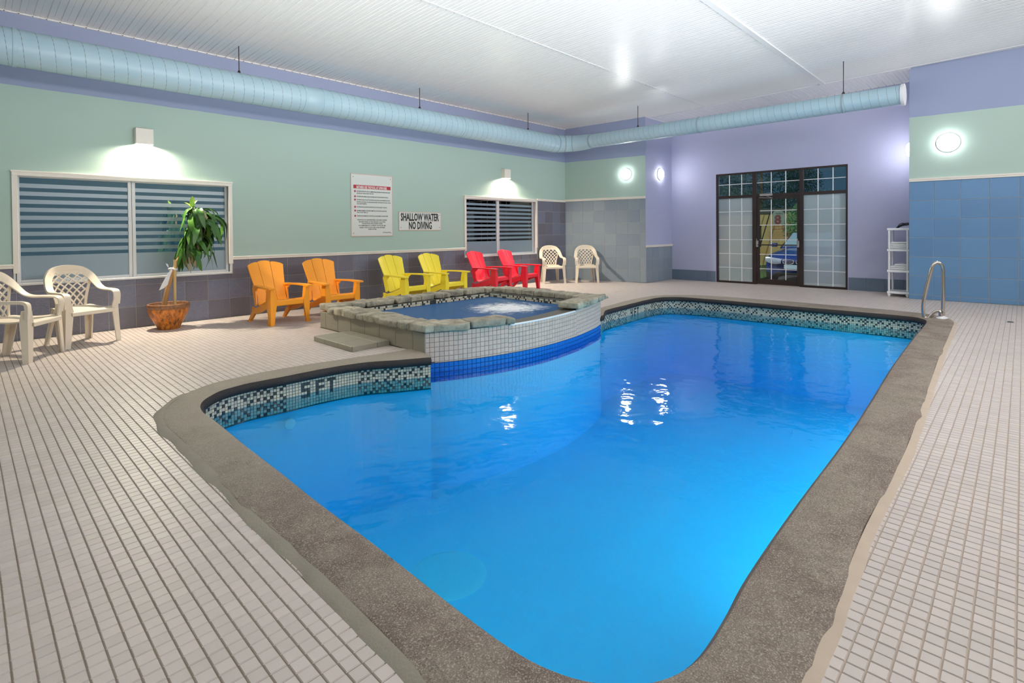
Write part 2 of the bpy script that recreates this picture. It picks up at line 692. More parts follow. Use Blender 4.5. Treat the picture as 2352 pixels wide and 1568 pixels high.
def frosted(name, c, clear=.25):
    a = NT(name)
    a.N.remove(a.b)
    p = a.pos()
    tr = a.n('ShaderNodeBsdfTransparent')
    df = a.n('ShaderNodeBsdfDiffuse'); df.inputs[0].default_value = c
    tl = a.n('ShaderNodeBsdfTranslucent'); tl.inputs[0].default_value = c
    gl = a.n('ShaderNodeBsdfGlossy'); gl.inputs['Roughness'].default_value = .35
    m0 = a.n('ShaderNodeMixShader'); m0.inputs[0].default_value = .35
    a.l(df.outputs[0], m0.inputs[1]); a.l(tl.outputs[0], m0.inputs[2])
    m1 = a.n('ShaderNodeMixShader'); m1.inputs[0].default_value = clear
    a.l(m0.outputs[0], m1.inputs[1]); a.l(tr.outputs[0], m1.inputs[2])
    m2 = a.n('ShaderNodeMixShader'); m2.inputs[0].default_value = .12
    a.l(m1.outputs[0], m2.inputs[1]); a.l(gl.outputs[0], m2.inputs[2])
    a.l(m2.outputs[0], a.out.inputs['Surface'])
    return a.m


M['glass'] = glass('window_glass', (.80, .88, .88, 1), 2.6)
M['door_glass'] = glass('door_glass', (.9, .94, .93, 1), 1.0)
M['frost'] = frosted('frosted_film', (.36, .49, .59, 1), .10)
M['door_frost'] = frosted('frosted_door_glass', (.42, .50, .56, 1), .42)


def emit(name, c, s):
    a = NT(name)
    a.b.inputs['Base Color'].default_value = (.8, .8, .8, 1)
    a.b.inputs['Emission Color'].default_value = c
    a.b.inputs['Emission Strength'].default_value = s
    return a.m


M['lamp_disc'] = emit('lit_opal_lamp', (1, .98, .98, 1), 42)
M['lamp_lens'] = emit('lit_sconce_lens', (1, .97, .88, 1), 60)
M['car_lamp'] = simple('headlamp_glass', srgb(150, 160, 180), .12, .3, 20)

# ----------------------------------------------------------------- room shell
YA = 8.70


def zc(y):
    return 3.93 + (YA - y) * .023


TOPZ = 4.4


def wall_tiles(parent, mat, cells, to3d, th=.009, joint=.006, name='tile'):
    """cells: (u0,u1,v0,v1); to3d maps (u,v,depth) to world. Equal cells share a mesh."""
    cache = {}
    for (u0, u1, v0, v1) in cells:
        w, h = u1 - u0 - joint, v1 - v0 - joint
        if w < .015 or h < .015:
            continue
        key = (round(w, 3), round(h, 3))
        o0 = Vector(to3d(u0 + joint / 2, v0 + joint / 2, 0))
        if key not in cache:
            ex = Vector(to3d(u0 + joint / 2 + w, v0 + joint / 2, 0)) - o0
            ey = Vector(to3d(u0 + joint / 2, v0 + joint / 2 + h, 0)) - o0
            ez = Vector(to3d(u0 + joint / 2, v0 + joint / 2, th)) - o0
            c = .003
            def P(a, b, d): return tuple(ex * a + ey * b + ez * d)
            ca, cb = c / w, c / h
            vs = [P(0, 0, -.6), P(1, 0, -.6), P(1, 1, -.6), P(0, 1, -.6), P(0, 0, .7), P(1, 0, .7), P(1, 1, .7), P(0, 1, .7),
                  P(ca, cb, 1), P(1 - ca, cb, 1), P(1 - ca, 1 - cb, 1), P(ca, 1 - cb, 1)]
            fs = [(8, 9, 10, 11), (0, 3, 2, 1)]
            for i in range(4):
                j = (i + 1) % 4
                fs += [(i, j, 4 + j, 4 + i), (4 + i, 4 + j, 8 + j, 8 + i)]
            me = MB().add(vs, fs).mesh(name)
            me.materials.append(mat)
            cache[key] = me
        link(name, cache[key], parent, o0)


def edges(a, b, first, pitch):
    """joint positions between a and b, one of them at first"""
    k0 = math.ceil((a - first) / pitch + 1e-6)
    e = [a]
    x = first + k0 * pitch
    while x < b - .02:
        if x - a > .02:
            e.append(x)
        x += pitch
    e.append(b)
    return e


def rail(name, mb_fn, n=[0]):
    n[0] += 1
    return n[0]


# wall_left with two window openings
W1 = (.44, 2.88, .66, 2.03)
W2 = (7.555, 9.925, .70, 2.03)
wl = MB()
T = .22
for (x0, x1, z0, z1) in ((-3.2, W1[0], -.3, TOPZ), (W1[1], W2[0], -.3, TOPZ), (W2[1], 11.3, -.3, TOPZ),
                         (W1[0], W1[1], -.3, W1[2]), (W1[0], W1[1], W1[3], TOPZ), (W2[0], W2[1], -.3, W2[2]), (W2[0], W2[1], W2[3], TOPZ)):
    wl.box(x0, x1, YA, YA + T, z0, z1)
wall_left = tag(wl.build('wall_left', M['wall_left']), 'long wall painted green with a lavender top band', kind='structure')
xs = edges(-1.2, 11.07, 2.24, .2965)
zs = [0, .285, .58, .868]
cells = []
for x0, x1 in zip(xs, xs[1:]):
    for z0, z1 in zip(zs, zs[1:]):
        for W in (W1, W2):
            if z1 > W[2] + .02 and x0 < W[1] and x1 > W[0]:
                if x0 < W[0] and W[0] - x0 > .04: cells.append((x0, W[0], z0, z1))
                if x1 > W[1] and x1 - W[1] > .04: cells.append((W[1], x1, z0, z1))
                if z0 < W[2] - .03: cells.append((max(x0, W[0]), min(x1, W[1]), z0, W[2]))
                break
        else:
            cells.append((x0, x1, z0, z1))
zs2 = [.868, 1.165, 1.46, 1.755, 2.015]
for x0, x1 in zip(xs, xs[1:]):
    if x1 > W2[1] + .03:
        for z0, z1 in zip(zs2, zs2[1:]):
            cells.append((max(x0, W2[1] + .045), x1, z0, z1))
wall_tiles(wall_left, M['slate'], cells, lambda u, v, d: (u, YA - d, v))
# grout backing behind the tiles
g = MB()
g.box(-1.2, 11.07, YA - .004, YA + .002, 0, .60)
g.box(-1.2, W1[0], YA - .004, YA + .002, .6, .868); g.box(W1[1], W2[0], YA - .004, YA + .002, .6, .868)
g.box(W2[1], 11.07, YA - .004, YA + .002, .6, 2.015)
g.build('grout', M['grout'], wall_left)

TR = [0]


def trim(label, boxes, mat='white_trim', c=.004):
    TR[0] += 1
    mb = MB()
    for b in boxes:
        mb.box(*b[:6], c)
    return tag(mb.build('trim_%d' % TR[0], M[mat]), label, kind='structure')


def rail_boxes_x(x0, x1, z, y=YA):
    return [(x0, x1, y - .022, y, z, z + .045), (x0, x1, y - .032, y, z + .030, z + .052)]


trim('white rail between green paint and slate tiles left of window', rail_boxes_x(-1.2, W1[0], .868))
trim('white rail over the slate tiles between the two windows', rail_boxes_x(W1[1], W2[0], .868))
trim('short white rail right of the far window', rail_boxes_x(W2[1], 11.07, 2.015))

# wall_back_left: slightly turned wall from (11.07,8.70) to (11.42,6.52)
PB0, PB1 = Vector((11.07, 8.70, 0)), Vector((11.42, 6.53, 0))
dB = (PB1 - PB0).normalized(); LB = (PB1 - PB0).length
nB = Vector((dB.y, -dB.x, 0))
if nB.x > 0: nB = -nB


def onB(u, v, d):
    q = PB0 + dB * u + nB * d
    return (q.x, q.y, v)


def slab_between(p0, p1, thick_dir, z0, z1, mb=None):
    mb = mb or MB()
    a, b = Vector(p0), Vector(p1)
    t = Vector(thick_dir)
    vs = []
    for z in (z0, z1):
        for q in (a, b, b + t, a + t):
            vs.append((q.x, q.y, z))
    mb.add(vs, [(0, 3, 2, 1), (4, 5, 6, 7), (0, 1, 5, 4), (1, 2, 6, 5), (2, 3, 7, 6), (3, 0, 4, 7)])
    return mb


wb = slab_between(PB0 - dB * .2, PB1, -nB * .18, -.3, TOPZ)
wall_back_left = tag(wb.build('wall_back_left', M['wall_left']), 'short green wall with grey tiles beside the corner', kind='structure')
us = edges(0, LB, .215, .307)
vz = [0, .30, .597, .89, 1.18, 1.465, 1.765, 2.03]
wall_tiles(wall_back_left, M['greytile'], [(u0, u1, v0, v1) for u0, u1 in zip(us, us[1:]) for v0, v1 in zip(vz, vz[1:])], onB)
slab_between(PB0, PB1, nB * .004, 0, 2.03).build('grout', M['grout'], wall_back_left)
TR[0] += 1
mb = slab_between(PB0, PB1 + nB * 0, nB * .024, 2.03, 2.075)
slab_between(PB0, PB1, nB * .034, 2.06, 2.085, mb)
tag(mb.build('trim_%d' % TR[0], M['white_trim']), 'white rail over the grey tiles beside the corner', kind='structure')

# wall_pillar: side of the alcove, faces the room across y
wp = MB().box(11.42, 12.95, 6.53, 6.75, -.3, TOPZ)
wall_pillar = tag(wp.build('wall_pillar', M['wall_lav']), 'narrow lavender return wall beside the glass door', kind='structure')
xs = edges(11.425, 12.73, 11.43 + .30, .30)
wall_tiles(wall_pillar, M['greytile'], [(x0, x1, z0, z1) for x0, x1 in zip(xs, xs[1:]) for z0, z1 in zip((0, .285, .57), (.285, .57, .852))], lambda u, v, d: (u, 6.53 - d, v))
MB().box(11.425, 12.73, 6.526, 6.532, 0, .852).build('grout', M['grout'], wall_pillar)
trim('white rail over the tiles of the lavender return', [(11.42, 12.73, 6.505, 6.53, .852, .90), (11.42, 12.73, 6.495, 6.53, .885, .905)])

# wall_far with the door opening
XD = 12.73
DY0, DY1, DZ = 2.615, 5.375, 2.60
wf = MB()
for (y0, y1, z0, z1) in ((DY1, 6.75, -.3, TOPZ), (1.2, DY0, -.3, TOPZ), (DY0, DY1, DZ, TOPZ)):
    wf.box(XD, XD + .2, y0, y1, z0, z1)
wall_far = tag(wf.build('wall_far', M['wall_lav']), 'lavender end wall around the glass door', kind='structure')
cells = []
for a_, b_ in ((5.385, 6.53), (1.475, 2.605)):
    ys = edges(a_, b_, b_ - .01, .31)
    cells += [(y0, y1, 0, .262) for y0, y1 in zip(ys, ys[1:])]
wall_tiles(wall_far, M['basetile'], cells, lambda u, v, d: (XD - d, u, v))

# wall_right (slightly turned) and its return
PR0, PR1 = Vector((11.80, 1.475, 0)), Vector((12.14, -3.55, 0))
dR = (PR1 - PR0).normalized(); LR = (PR1 - PR0).length
nR = Vector((-1, 0, 0)); nR = (nR - dR * nR.dot(dR)).normalized()


def onR(u, v, d):
    q = PR0 + dR * u + nR * d
    return (q.x, q.y, v)


wall_right = tag(slab_between(PR0, PR1, -nR * .16, -.3, TOPZ).build('wall_right', M['wall_right']), 'right wall with large blue tiles under green paint', kind='structure')
us = edges(0, LR, .345, .362)
vz = [0, .08, .417, .757, 1.096, 1.425, 1.754, 2.09]
wall_tiles(wall_right, M['bluetile'], [(u0, u1, v0, v1) for u0, u1 in zip(us, us[1:]) for v0, v1 in zip(vz, vz[1:]) if u0 < 2.4], onR)
slab_between(PR0, PR1, nR * .004, 0, 2.09).build('grout', M['grout'], wall_right)
TR[0] += 1
mb = slab_between(PR0, PR1, nR * .026, 2.09, 2.135)
slab_between(PR0, PR1, nR * .036, 2.12, 2.145, mb)
tag(mb.build('trim_%d' % TR[0], M['white_trim']), 'white rail over the large blue tiles', kind='structure')
tag(MB().box(11.82, 12.95, 1.29, 1.475, -.3, TOPZ).build('wall_alcove', M['wall_lav']), 'lavender return wall behind the white shelf', kind='structure')
# unseen walls behind the camera
tag(MB().box(-3.2, 12.4, -3.75, -3.55, -.3, TOPZ).build('wall_rear', M['wall_left']), 'green wall behind the camera', kind='structure')
tag(MB().box(-3.2, -3.0, -3.6, 8.8, -.3, TOPZ).build('wall_near', M['wall_left']), 'green wall on the near side', kind='structure')

# ----------------------------------------------------------------- pool outline
ST = [  # (inner nose, outer edge) stations round the pool from the spa's left side
    ((3.26, 4.27), (3.42, 4.80)), ((2.97, 4.42), (3.12, 4.79)), ((2.68, 4.59), (2.70, 4.87)), ((2.34, 4.65), (2.30, 4.94)),
    ((1.95, 4.66), (1.85, 4.97)), ((1.69, 4.68), (1.50, 4.94)), ((1.47, 4.63), (1.22, 4.77)), ((1.33, 4.52), (1.05, 4.56)),
    ((1.235, 4.38), (.95, 4.34)), ((1.19, 4.18), (.905, 4.08)), ((1.19, 3.92), (.90, 3.82)), ((1.175, 3.35), (.90, 3.35)),
    ((1.17, 2.88), (.895, 2.9)), ((1.16, 2.4), (.89, 2.42)), ((1.16, 1.9), (.89, 1.95)), ((1.15, 1.4), (.88, 1.4)),
    ((1.152, 1.15), (.87, 1.1)), ((1.172, .99), (.885, .85)), ((1.23, .86), (.95, .65)), ((1.33, .755), (1.10, .50)),
    ((1.48, .70), (1.33, .44)), ((1.71, .704), (1.62, .43)), ((2.0, .73), (2.0, .44)), ((2.64, .753), (2.64, .465)),
    ((3.66, .772), (3.66, .465)), ((4.65, .81), (4.65, .50)), ((5.7, .86), (5.7, .54)), ((6.6, .89), (6.6, .575)),
    ((7.6, .915), (7.6, .60)), ((8.5, .93), (8.6, .63)), ((9.0, .95), (9.2, .66)), ((9.25, 1.03), (9.6, .80)),
    ((9.35, 1.2), (9.85, 1.07)), ((9.37, 1.75), (9.95, 1.8)), ((9.37, 2.5), (9.97, 2.5)), ((9.38, 3.3), (9.98, 3.4)),
    ((9.39, 4.2), (9.9, 4.3)), ((9.3, 4.66), (9.65, 4.79)), ((9.05, 4.86), (9.25, 5.09)), ((8.6, 4.88), (8.6, 5.13)),
    ((7.8, 4.81), (7.8, 5.05)), ((7.13, 4.74), (7.15, 4.95)), ((6.85, 4.62), (6.85, 4.90)), ((6.62, 4.48), (6.60, 4.86)), ((6.44, 4.44), (6.42, 4.84))]
inner = catmull([(a[0], a[1], 0) for a, b in ST], 5)
outer = catmull([(b[0], b[1], 0) for a, b in ST], 5)
NP = len(inner)
outn = []
for i in range(NP):
    t = (inner[min(i + 1, NP - 1)] - inner[max(i - 1, 0)]).normalized()
    q = Vector((t.y, -t.x, 0))
    if q.dot(outer[i] - inner[i]) < 0: q = -q
    outn.append(q)
wallp = [p + q * .055 for p, q in zip(inner, outn)]     # pool wall line

WZ = -.195     # pool water level
SPA = (3.34, 6.50, 4.45, 6.80)


def in_poly(x, y, P):
    c = False
    n = len(P)
    for i in range(n):
        a, b = P[i], P[i - 1]
        if (a[1] > y) != (b[1] > y) and x < (b[0] - a[0]) * (y - a[1]) / (b[1] - a[1]) + a[0]:
            c = not c
    return c


# floor base with the pool cut out
bm = bmesh.new()
rect = [bm.verts.new(p) for p in ((-3.2, -3.7, -.004), (13.6, -3.7, -.004), (13.6, 9.0, -.004), (-3.2, 9.0, -.004))]
ed = [bm.edges.new((rect[i], rect[(i + 1) % 4])) for i in range(4)]
mid = [p.lerp(o, .5) for p, o in zip(inner, outer)][::2]
hole = [bm.verts.new((p.x, p.y, -.004)) for p in mid]
ed += [bm.edges.new((hole[i], hole[(i + 1) % len(hole)])) for i in range(len(hole))]
bmesh.ops.triangle_fill(bm, use_beauty=True, edges=ed)
holepoly = [(p.x, p.y) for p in mid]
for f in [f for f in bm.faces if in_poly(*f.calc_center_median()[:2], holepoly)]:
    bm.faces.remove(f)
for f in bm.faces:
    if f.normal.z < 0: f.normal_flip()
r_ = bmesh.ops.extrude_face_region(bm, geom=list(bm.faces))
for v in [x for x in r_['geom'] if isinstance(x, bmesh.types.BMVert)]:
    v.co.z = -.20
bmesh.ops.recalc_face_normals(bm, faces=bm.faces)
me = bpy.data.meshes.new('floor'); bm.to_mesh(me); bm.free()
me.materials.append(M['floor_grout'])
floor = tag(link('floor', me), 'floor of small square pale tiles round the pool', kind='structure')

# floor tiles
PT = .0515
J = .0034
OX, OY = .238, .0114
tilepoly = [(p.x, p.y) for p in outer] + [(6.5, 4.9), (6.5, 6.8), (3.34, 6.8), (3.34, 4.9)]
ii = np.arange(math.floor((-1.6 - OX) / PT), math.ceil((12.7 - OX) / PT))
jj = np.arange(math.floor((-1.6 - OY) / PT), math.ceil((8.66 - OY) / PT))
GX, GY = np.meshgrid(OX + (ii + .5) * PT, OY + (jj + .5) * PT)
gx, gy = GX.ravel(), GY.ravel()


def in_poly_np(x, y, P):
    c = np.zeros(x.shape, bool)
    n = len(P)
    for i in range(n):
        (ax, ay), (bx, by) = P[i], P[i - 1]
        if ay == by: continue
        t = ((ay > y) != (by > y)) & (x < (bx - ax) * (y - ay) / (by - ay) + ax)
        c ^= t
    return c


keep = ~in_poly_np(gx, gy, tilepoly)
keep &= ~((gx > 11.35) & (gy > 6.5)) & ~((gx > 11.82) & (gy < 1.44))
keep &= ~((gx > 2.88) & (gx < 3.34) & (gy > 5.15) & (gy < 6.0))
gx, gy = gx[keep], gy[keep]
Rn = np.array([[CR[i][j] for j in range(3)] for i in range(3)])
cc = Rn @ np.vstack([gx, gy, np.full_like(gx, -CAM_H)])
u = CX + FPX * cc[0] / cc[2]
v = CY + FPX * cc[1] / cc[2]
vis = (cc[2] > .1) & (u > 5) & (u < 2347) & (v > 0) & (v < 1563)
dist = np.hypot(gx, gy) + np.where(vis, 0, 1000)
order = np.argsort(dist)
near, rest = order[:300], order[300:]
hw = (PT - J) / 2
tm = MB()
c = .0022
tm.add([(-hw, -hw, -.004), (hw, -hw, -.004), (hw, hw, -.004), (-hw, hw, -.004), (-hw + c, -hw + c, 0), (hw - c, -hw + c, 0), (hw - c, hw - c, 0), (-hw + c, hw - c, 0)],
       [(4, 5, 6, 7), (0, 1, 5, 4), (1, 2, 6, 5), (2, 3, 7, 6), (3, 0, 4, 7), (0, 3, 2, 1)])
tme = tm.mesh('tile'); tme.materials.append(M['floor_tile_single'])
for k in near:
    link('tile', tme, floor, (float(gx[k]) + rnd.uniform(-.0004, .0004), float(gy[k]) + rnd.uniform(-.0004, .0004), rnd.uniform(-.0004, .0004)))
rx, ry = gx[rest], gy[rest]
n = len(rx)
rs = np.random.RandomState(3)
bv = np.array([(-hw, -hw, -.004), (hw, -hw, -.004), (hw, hw, -.004), (-hw, hw, -.004), (-hw + c, -hw + c, 0), (hw - c, -hw + c, 0), (hw - c, hw - c, 0), (-hw + c, hw - c, 0)])
V = (bv[None] + np.stack([rx, ry, rs.uniform(-.0004, .0004, n)], 1)[:, None]).reshape(-1, 3)
bf = np.array([(4, 5, 6, 7), (0, 1, 5, 4), (1, 2, 6, 5), (2, 3, 7, 6), (3, 0, 4, 7)])
F = (bf[None] + (np.arange(n) * 8)[:, None, None]).reshape(-1, 4)


def np_mesh(name, V, F, tint=None, per=8):
    me = bpy.data.meshes.new(name)
    me.vertices.add(len(V)); me.vertices.foreach_set('co', V.astype(np.float32).ravel())
    me.loops.add(F.size); me.loops.foreach_set('vertex_index', F.astype(np.int32).ravel())
    me.polygons.add(len(F)); me.polygons.foreach_set('loop_start', np.arange(0, F.size, 4, dtype=np.int32))
    if tint is not None:
        at = me.color_attributes.new('tint', 'FLOAT_COLOR', 'POINT')
        at.data.foreach_set('color', np.repeat(tint, per, axis=0).astype(np.float32).ravel())
    me.polygons.foreach_set('use_smooth', np.zeros(len(F), dtype=bool))
    me.update(calc_edges=True)
    return me


t = rs.uniform(.88, 1, n)
tint = np.stack([t, t * rs.uniform(.975, 1.0, n), t * rs.uniform(.955, 1.0, n), np.ones(n)], 1)
fme = np_mesh('tiles', V, F, tint)
fme.materials.append(M['floor_tile'])
tag(link('tiles', fme, floor), kind='stuff')

# ----------------------------------------------------------------- ceiling
tag(MB().add([(-3.2, -3.7, zc(-3.7) + .03), (13.0, -3.7, zc(-3.7) + .03), (13.0, 8.9, zc(8.9) + .03), (-3.2, 8.9, zc(8.9) + .03),
              (-3.2, -3.7, 4.6), (13.0, -3.7, 4.6), (13.0, 8.9, 4.6), (-3.2, 8.9, 4.6)],
             [(0, 1, 2, 3), (7, 6, 5, 4), (0, 4, 5, 1), (1, 5, 6, 2), (2, 6, 7, 3), (3, 7, 4, 0)]).build('ceiling', M['ceiling']),
    'ceiling of narrow glossy white planks', kind='structure')
ceiling = bpy.data.objects['ceiling']
PW = .127
sl = math.atan(-.023)
prof = [(-PW / 2, .010), (-PW / 2 + .004, .010), (-PW / 2 + .008, .0), (-.014, 0), (-.011, .004), (.011 - .014, .004), (0.0, 0), (PW / 2 - .008, 0), (PW / 2 - .004, .010), (PW / 2, .010), (PW / 2, .018), (-PW / 2, .018)]


def plank_mesh(L):
    me = MB().prism([(a_, b_) for a_, b_ in prof], 0, -L, 'y').mesh('plank')
    me.materials.append(M['ceiling'])
    return me


segs = [(8.70, 5.18, 0.0), (5.12, 2.84, 3.6), (2.76, -1.2, 6.0)]
rest_pl = MB()
for (ya, yb, xv) in segs:
    me = plank_mesh((ya - yb) / math.cos(sl))
    k = 0
    x = -2.9 + PW / 2
    while x < 11.63:
        if x > xv:
            link('plank', me, ceiling, (x, ya, zc(ya)), (sl, 0, 0))
        else:
            Mt = Matrix.Translation((x, ya, zc(ya))) @ Matrix.Rotation(sl, 4, 'X')
            rest_pl.add([Mt @ vv.co for vv in me.vertices], [tuple(p.vertices) for p in me.polygons])
        x += PW
o = rest_pl.build('planks', M['ceiling'], ceiling); tag(o, kind='stuff')
# border planks running the other way in the door alcove
me = MB().prism([(a_, b_) for a_, b_ in prof], 11.66, 12.73, 'x').mesh('plank')
me.materials.append(M['ceiling'])
y = 6.53 - PW / 2
while y > 1.5:
    link('plank', me, ceiling, (0, y, zc(y)))
    y -= PW
# joint strips, edge strips and screws
def cbar(x0, x1, ya, yb, h=.012, name='ceiling_trim'):
    mb = MB()
    vs = []
    for dz in (-h, .012):
        for (x_, y_) in ((x0, ya), (x1, ya), (x1, yb), (x0, yb)):
            vs.append((x_, y_, zc(y_) + dz))
    mb.add(vs, [(0, 3, 2, 1), (4, 5, 6, 7), (0, 1, 5, 4), (1, 2, 6, 5), (2, 3, 7, 6), (3, 0, 4, 7)])
    return mb.build(name, M['ceiling_trim'], ceiling)


cbar(-2.9, 11.64, 5.12, 5.18, .004, 'joint_strip')
cbar(-2.9, 11.64, 2.76, 2.84, .014, 'joint_strip')
cbar(11.62, 11.67, -1.2, 6.6, .006, 'joint_strip')
cbar(-2.9, 11.1, 8.672, 8.70, .014, 'edge_strip')
cbar(12.705, 12.73, 1.475, 6.53, .014, 'edge_strip')
cbar(11.42, 12.73, 6.505, 6.53, .014, 'edge_strip')
sc_ = MB()
x = -2.9 + PW
while x < 11.0:
    sc_.lathe([(.0, -.0185), (.006, -.018), (.008, -.013)], 6, (x, 8.655, zc(8.655)))
    sc_.lathe([(.0, -.0075), (.004, -.007), (.005, -.003)], 6, (x, 5.15, zc(5.15)))
    x += PW
y = 6.4
while y > 1.55:
    sc_.lathe([(.0, -.0165), (.007, -.016), (.009, -.011)], 6, (12.69, y, zc(y)))
    y -= PW
tag(sc_.build('screws', M['screw'], ceiling), kind='stuff')

# ----------------------------------------------------------------- swimming pool
pool = thing('swimming_pool', 'kidney cornered swimming pool full of bright blue water', 'swimming pool', (5, 2.5, 0))
pool.location = (0, 0, 0)
# coping: profile lofted between outer edge and nose
NOSEZ = .012
top, nose = MB(), MB()
rows_top, rows_nose = [], []
for i in range(NP):
    p, o_, q = inner[i], outer[i], outn[i]
    wv = 1 + .006 * noise.noise(Vector((o_.x * 3, o_.y * 3, 0)))
    jag = .012 * noise.noise(Vector((o_.x * 7, o_.y * 7, 3.3))) + .02 * noise.noise(Vector((o_.x * 1.7, o_.y * 1.7, 9)))
    od = (o_ - p).normalized()
    oo = o_ + od * jag
    w_ = (oo - p).length
    def at(s, z):   # s metres from the nose
        k = p + (oo - p) * min(1, s / w_)
        return Vector((k.x, k.y, z + .0035 * noise.noise(Vector((k.x * 6, k.y * 6, 1)))))
    rows_top.append([Vector((oo.x, oo.y, -.02)), at(w_, .004), at(w_ * .94, .012), at(w_ * .7, .013), at(w_ * .4, .014), at(.045, NOSEZ + .003), at(.02, NOSEZ - .003)])
    e = p
    rows_nose.append([at(.02, NOSEZ - .0035), Vector((e.x, e.y, -.012)), Vector((e.x, e.y, -.04)) - q * .004, Vector((e.x, e.y, -.062)) + q * .006,
                      Vector((e.x, e.y, -.072)) + q * .03, Vector((e.x, e.y, -.072)) + q * .075])
top.grid(rows_top)
nose.grid(rows_nose)
top.build('coping', M['coping'], pool, smooth=True)
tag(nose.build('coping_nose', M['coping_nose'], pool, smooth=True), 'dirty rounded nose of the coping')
# sealant bead outside the coping along the right side, cement skirt along the left
sb = MB(); rows = []
for i in range(20 * 5, 31 * 5):
    o_ = outer[i]; od = (o_ - inner[i]).normalized()
    j_ = .006 * noise.noise(Vector((o_.x * 5, o_.y * 5, 5)))
    rows.append([Vector((*(o_ - od * .01)[:2], .010)), Vector((*(o_ + od * (.018 + j_))[:2], .006)), Vector((*(o_ + od * (.034 + j_))[:2], -.002))])
sb.grid(rows)
sb.build('sealant_bead', M['sealant'], pool, smooth=True)
sb = MB(); rows = []
for i in range(6 * 5, 20 * 5):
    o_ = outer[i]; od = (o_ - inner[i]).normalized()
    j_ = .018 * noise.noise(Vector((o_.x * 4, o_.y * 4, 15)))
    rows.append([Vector((*(o_ - od * .02)[:2], .012)), Vector((*(o_ + od * (.022 + j_))[:2], .007)), Vector((*(o_ + od * (.04 + j_))[:2], -.002))])
sb.grid(rows)
sb.build('cement_skirt', M['cement'], pool, smooth=True)
# basin
BZ = -1.45
CLOSE = [(6.45, 4.95), (3.5, 4.95)]
loop = [((p + q * .012).x, (p + q * .012).y) for p, q in zip(wallp, outn)] + CLOSE
bs = MB()
nL = len(loop)
vs = [(x_, y_, -.07) for x_, y_ in loop] + [(x_, y_, BZ) for x_, y_ in loop]
fs = [(i, i + 1, nL + i + 1, nL + i) for i in range(nL - 3)] + [tuple(nL + i for i in range(nL))]
bme = bpy.data.meshes.new('basin'); bme.from_pydata(vs, [], fs); bme.materials.append(M['plaster'])
basin = link('basin', bme, pool)
# mosaic band under the nose: 4 cm rows of small glass pieces
MP = .0272
arc = resample(wallp, MP)
ROWS = 9
Z0 = -.068
glyph = {'5': ['XXX', 'X..', 'XXX', '..X', 'XXX'], 'F': ['XXX', 'X..', 'XXX', 'X..', 'X..'], 'T': ['XXX', '.X.', '.X.', '.X.', '.X.'],
         '4': ['X.X', 'X.X', 'XXX', '..X', '..X'], 'S': ['XXX', 'X..', 'X..', 'XXX', '...'], 'U': ['X.X', 'X.X', 'XXX', '..X', '..X'], 'G': ['XXX', 'X..', 'XXX', 'X..', 'X..']}


def place_word(word, target, rev):
    i0 = min(range(len(arc)), key=lambda i: (arc[i] - Vector(target)).length)
    cells_ = {}
    colx = 0
    for ch in word:
        for cx_ in range(3):
            for rz_ in range(5):
                if glyph[ch][rz_][cx_] == 'X':
                    cells_[(i0 + (-(colx + cx_) if rev else colx + cx_), rz_ + 1)] = 1
        colx += 5 if ch != 'F' else 4
    return cells_, i0, colx


# reading left to right seen from the pool: on the back stretch the outline runs right to left
wA, iA, nA = place_word('5FT', (2.16, 4.70, 0), True)
wB, iB, nB_ = place_word('4FT', (8.05, 4.87, 0), True)
letters = dict(wA); letters.update(wB)
mv, mf, mt = [], [], []
isdark = set()
LIGHT = [(.66, .60, .44), (.60, .56, .42), (.68, .58, .44), (.54, .53, .42), (.50, .47, .38)]
DARK = [(.05, .055, .05), (.07, .07, .055), (.04, .045, .05)]
for i in range(len(arc) - 1):
    a_, b_ = arc[i], arc[i + 1]
    if 1.05 < (a_.x) < 1.2 and a_.y < 4.1: continue
    t_ = (b_ - a_).normalized()
    q = Vector((t_.y, -t_.x, 0))
    mid_ = (a_ + b_) / 2
    k_ = min(range(0, NP, 3), key=lambda k: (inner[k] - mid_).length)
    if q.dot(inner[k_] - mid_) < 0: q = -q
    inw = (-6 < (iA - i) < nA + 6) or (-6 < (iB - i) < nB_ + 6)
    for r2 in range(ROWS):
        z1 = Z0 - r2 * MP; z0 = z1 - MP
        g_ = .0016
        P0 = a_ + t_ * g_; P1 = b_ - t_ * g_
        base = len(mv)
        for (pp, zz, dd) in ((P0, z0 + g_, .0), (P1, z0 + g_, .0), (P1, z1 - g_, .0), (P0, z1 - g_, .0), (P0 + t_ * .001, z0 + g_ + .001, .004), (P1 - t_ * .001, z0 + g_ + .001, .004), (P1 - t_ * .001, z1 - g_ - .001, .004), (P0 + t_ * .001, z1 - g_ - .001, .004)):
            mv.append((pp.x + q.x * dd, pp.y + q.y * dd, zz))
        for f_ in ((4, 5, 6, 7), (0, 1, 5, 4), (1, 2, 6, 5), (2, 3, 7, 6), (3, 0, 4, 7)):
            mf.append([base + w_ for w_ in f_])
        if (i, r2) in letters: cc_ = DARK[0]
        elif inw: cc_ = LIGHT[rnd.randrange(5)]
        elif rnd.random() < .42 and (i - 1, r2) not in isdark and (i, r2 - 1) not in isdark:
            isdark.add((i, r2)); cc_ = DARK[rnd.randrange(3)]
        else: cc_ = LIGHT[rnd.randrange(5)]
        mt.append((*cc_, 1))
mme = np_mesh('mosaic_band', np.array(mv), np.array(mf), np.array(mt))
mme.materials.append(M['mosaic'])
tag(link('mosaic_band', mme, pool), 'band of small pale and black glass tiles', kind='stuff')
# backing of the mosaic
gb = MB(); gb.grid([[Vector((p.x, p.y, -.07)) - q * -.002, Vector((p.x, p.y, -.07 - ROWS * MP - .01)) - q * -.002] for p, q in zip(wallp, outn)])
gb.build('mosaic_backing', M['darkgrout'], pool)
for ch in ('mosaic_backing',):
    pass
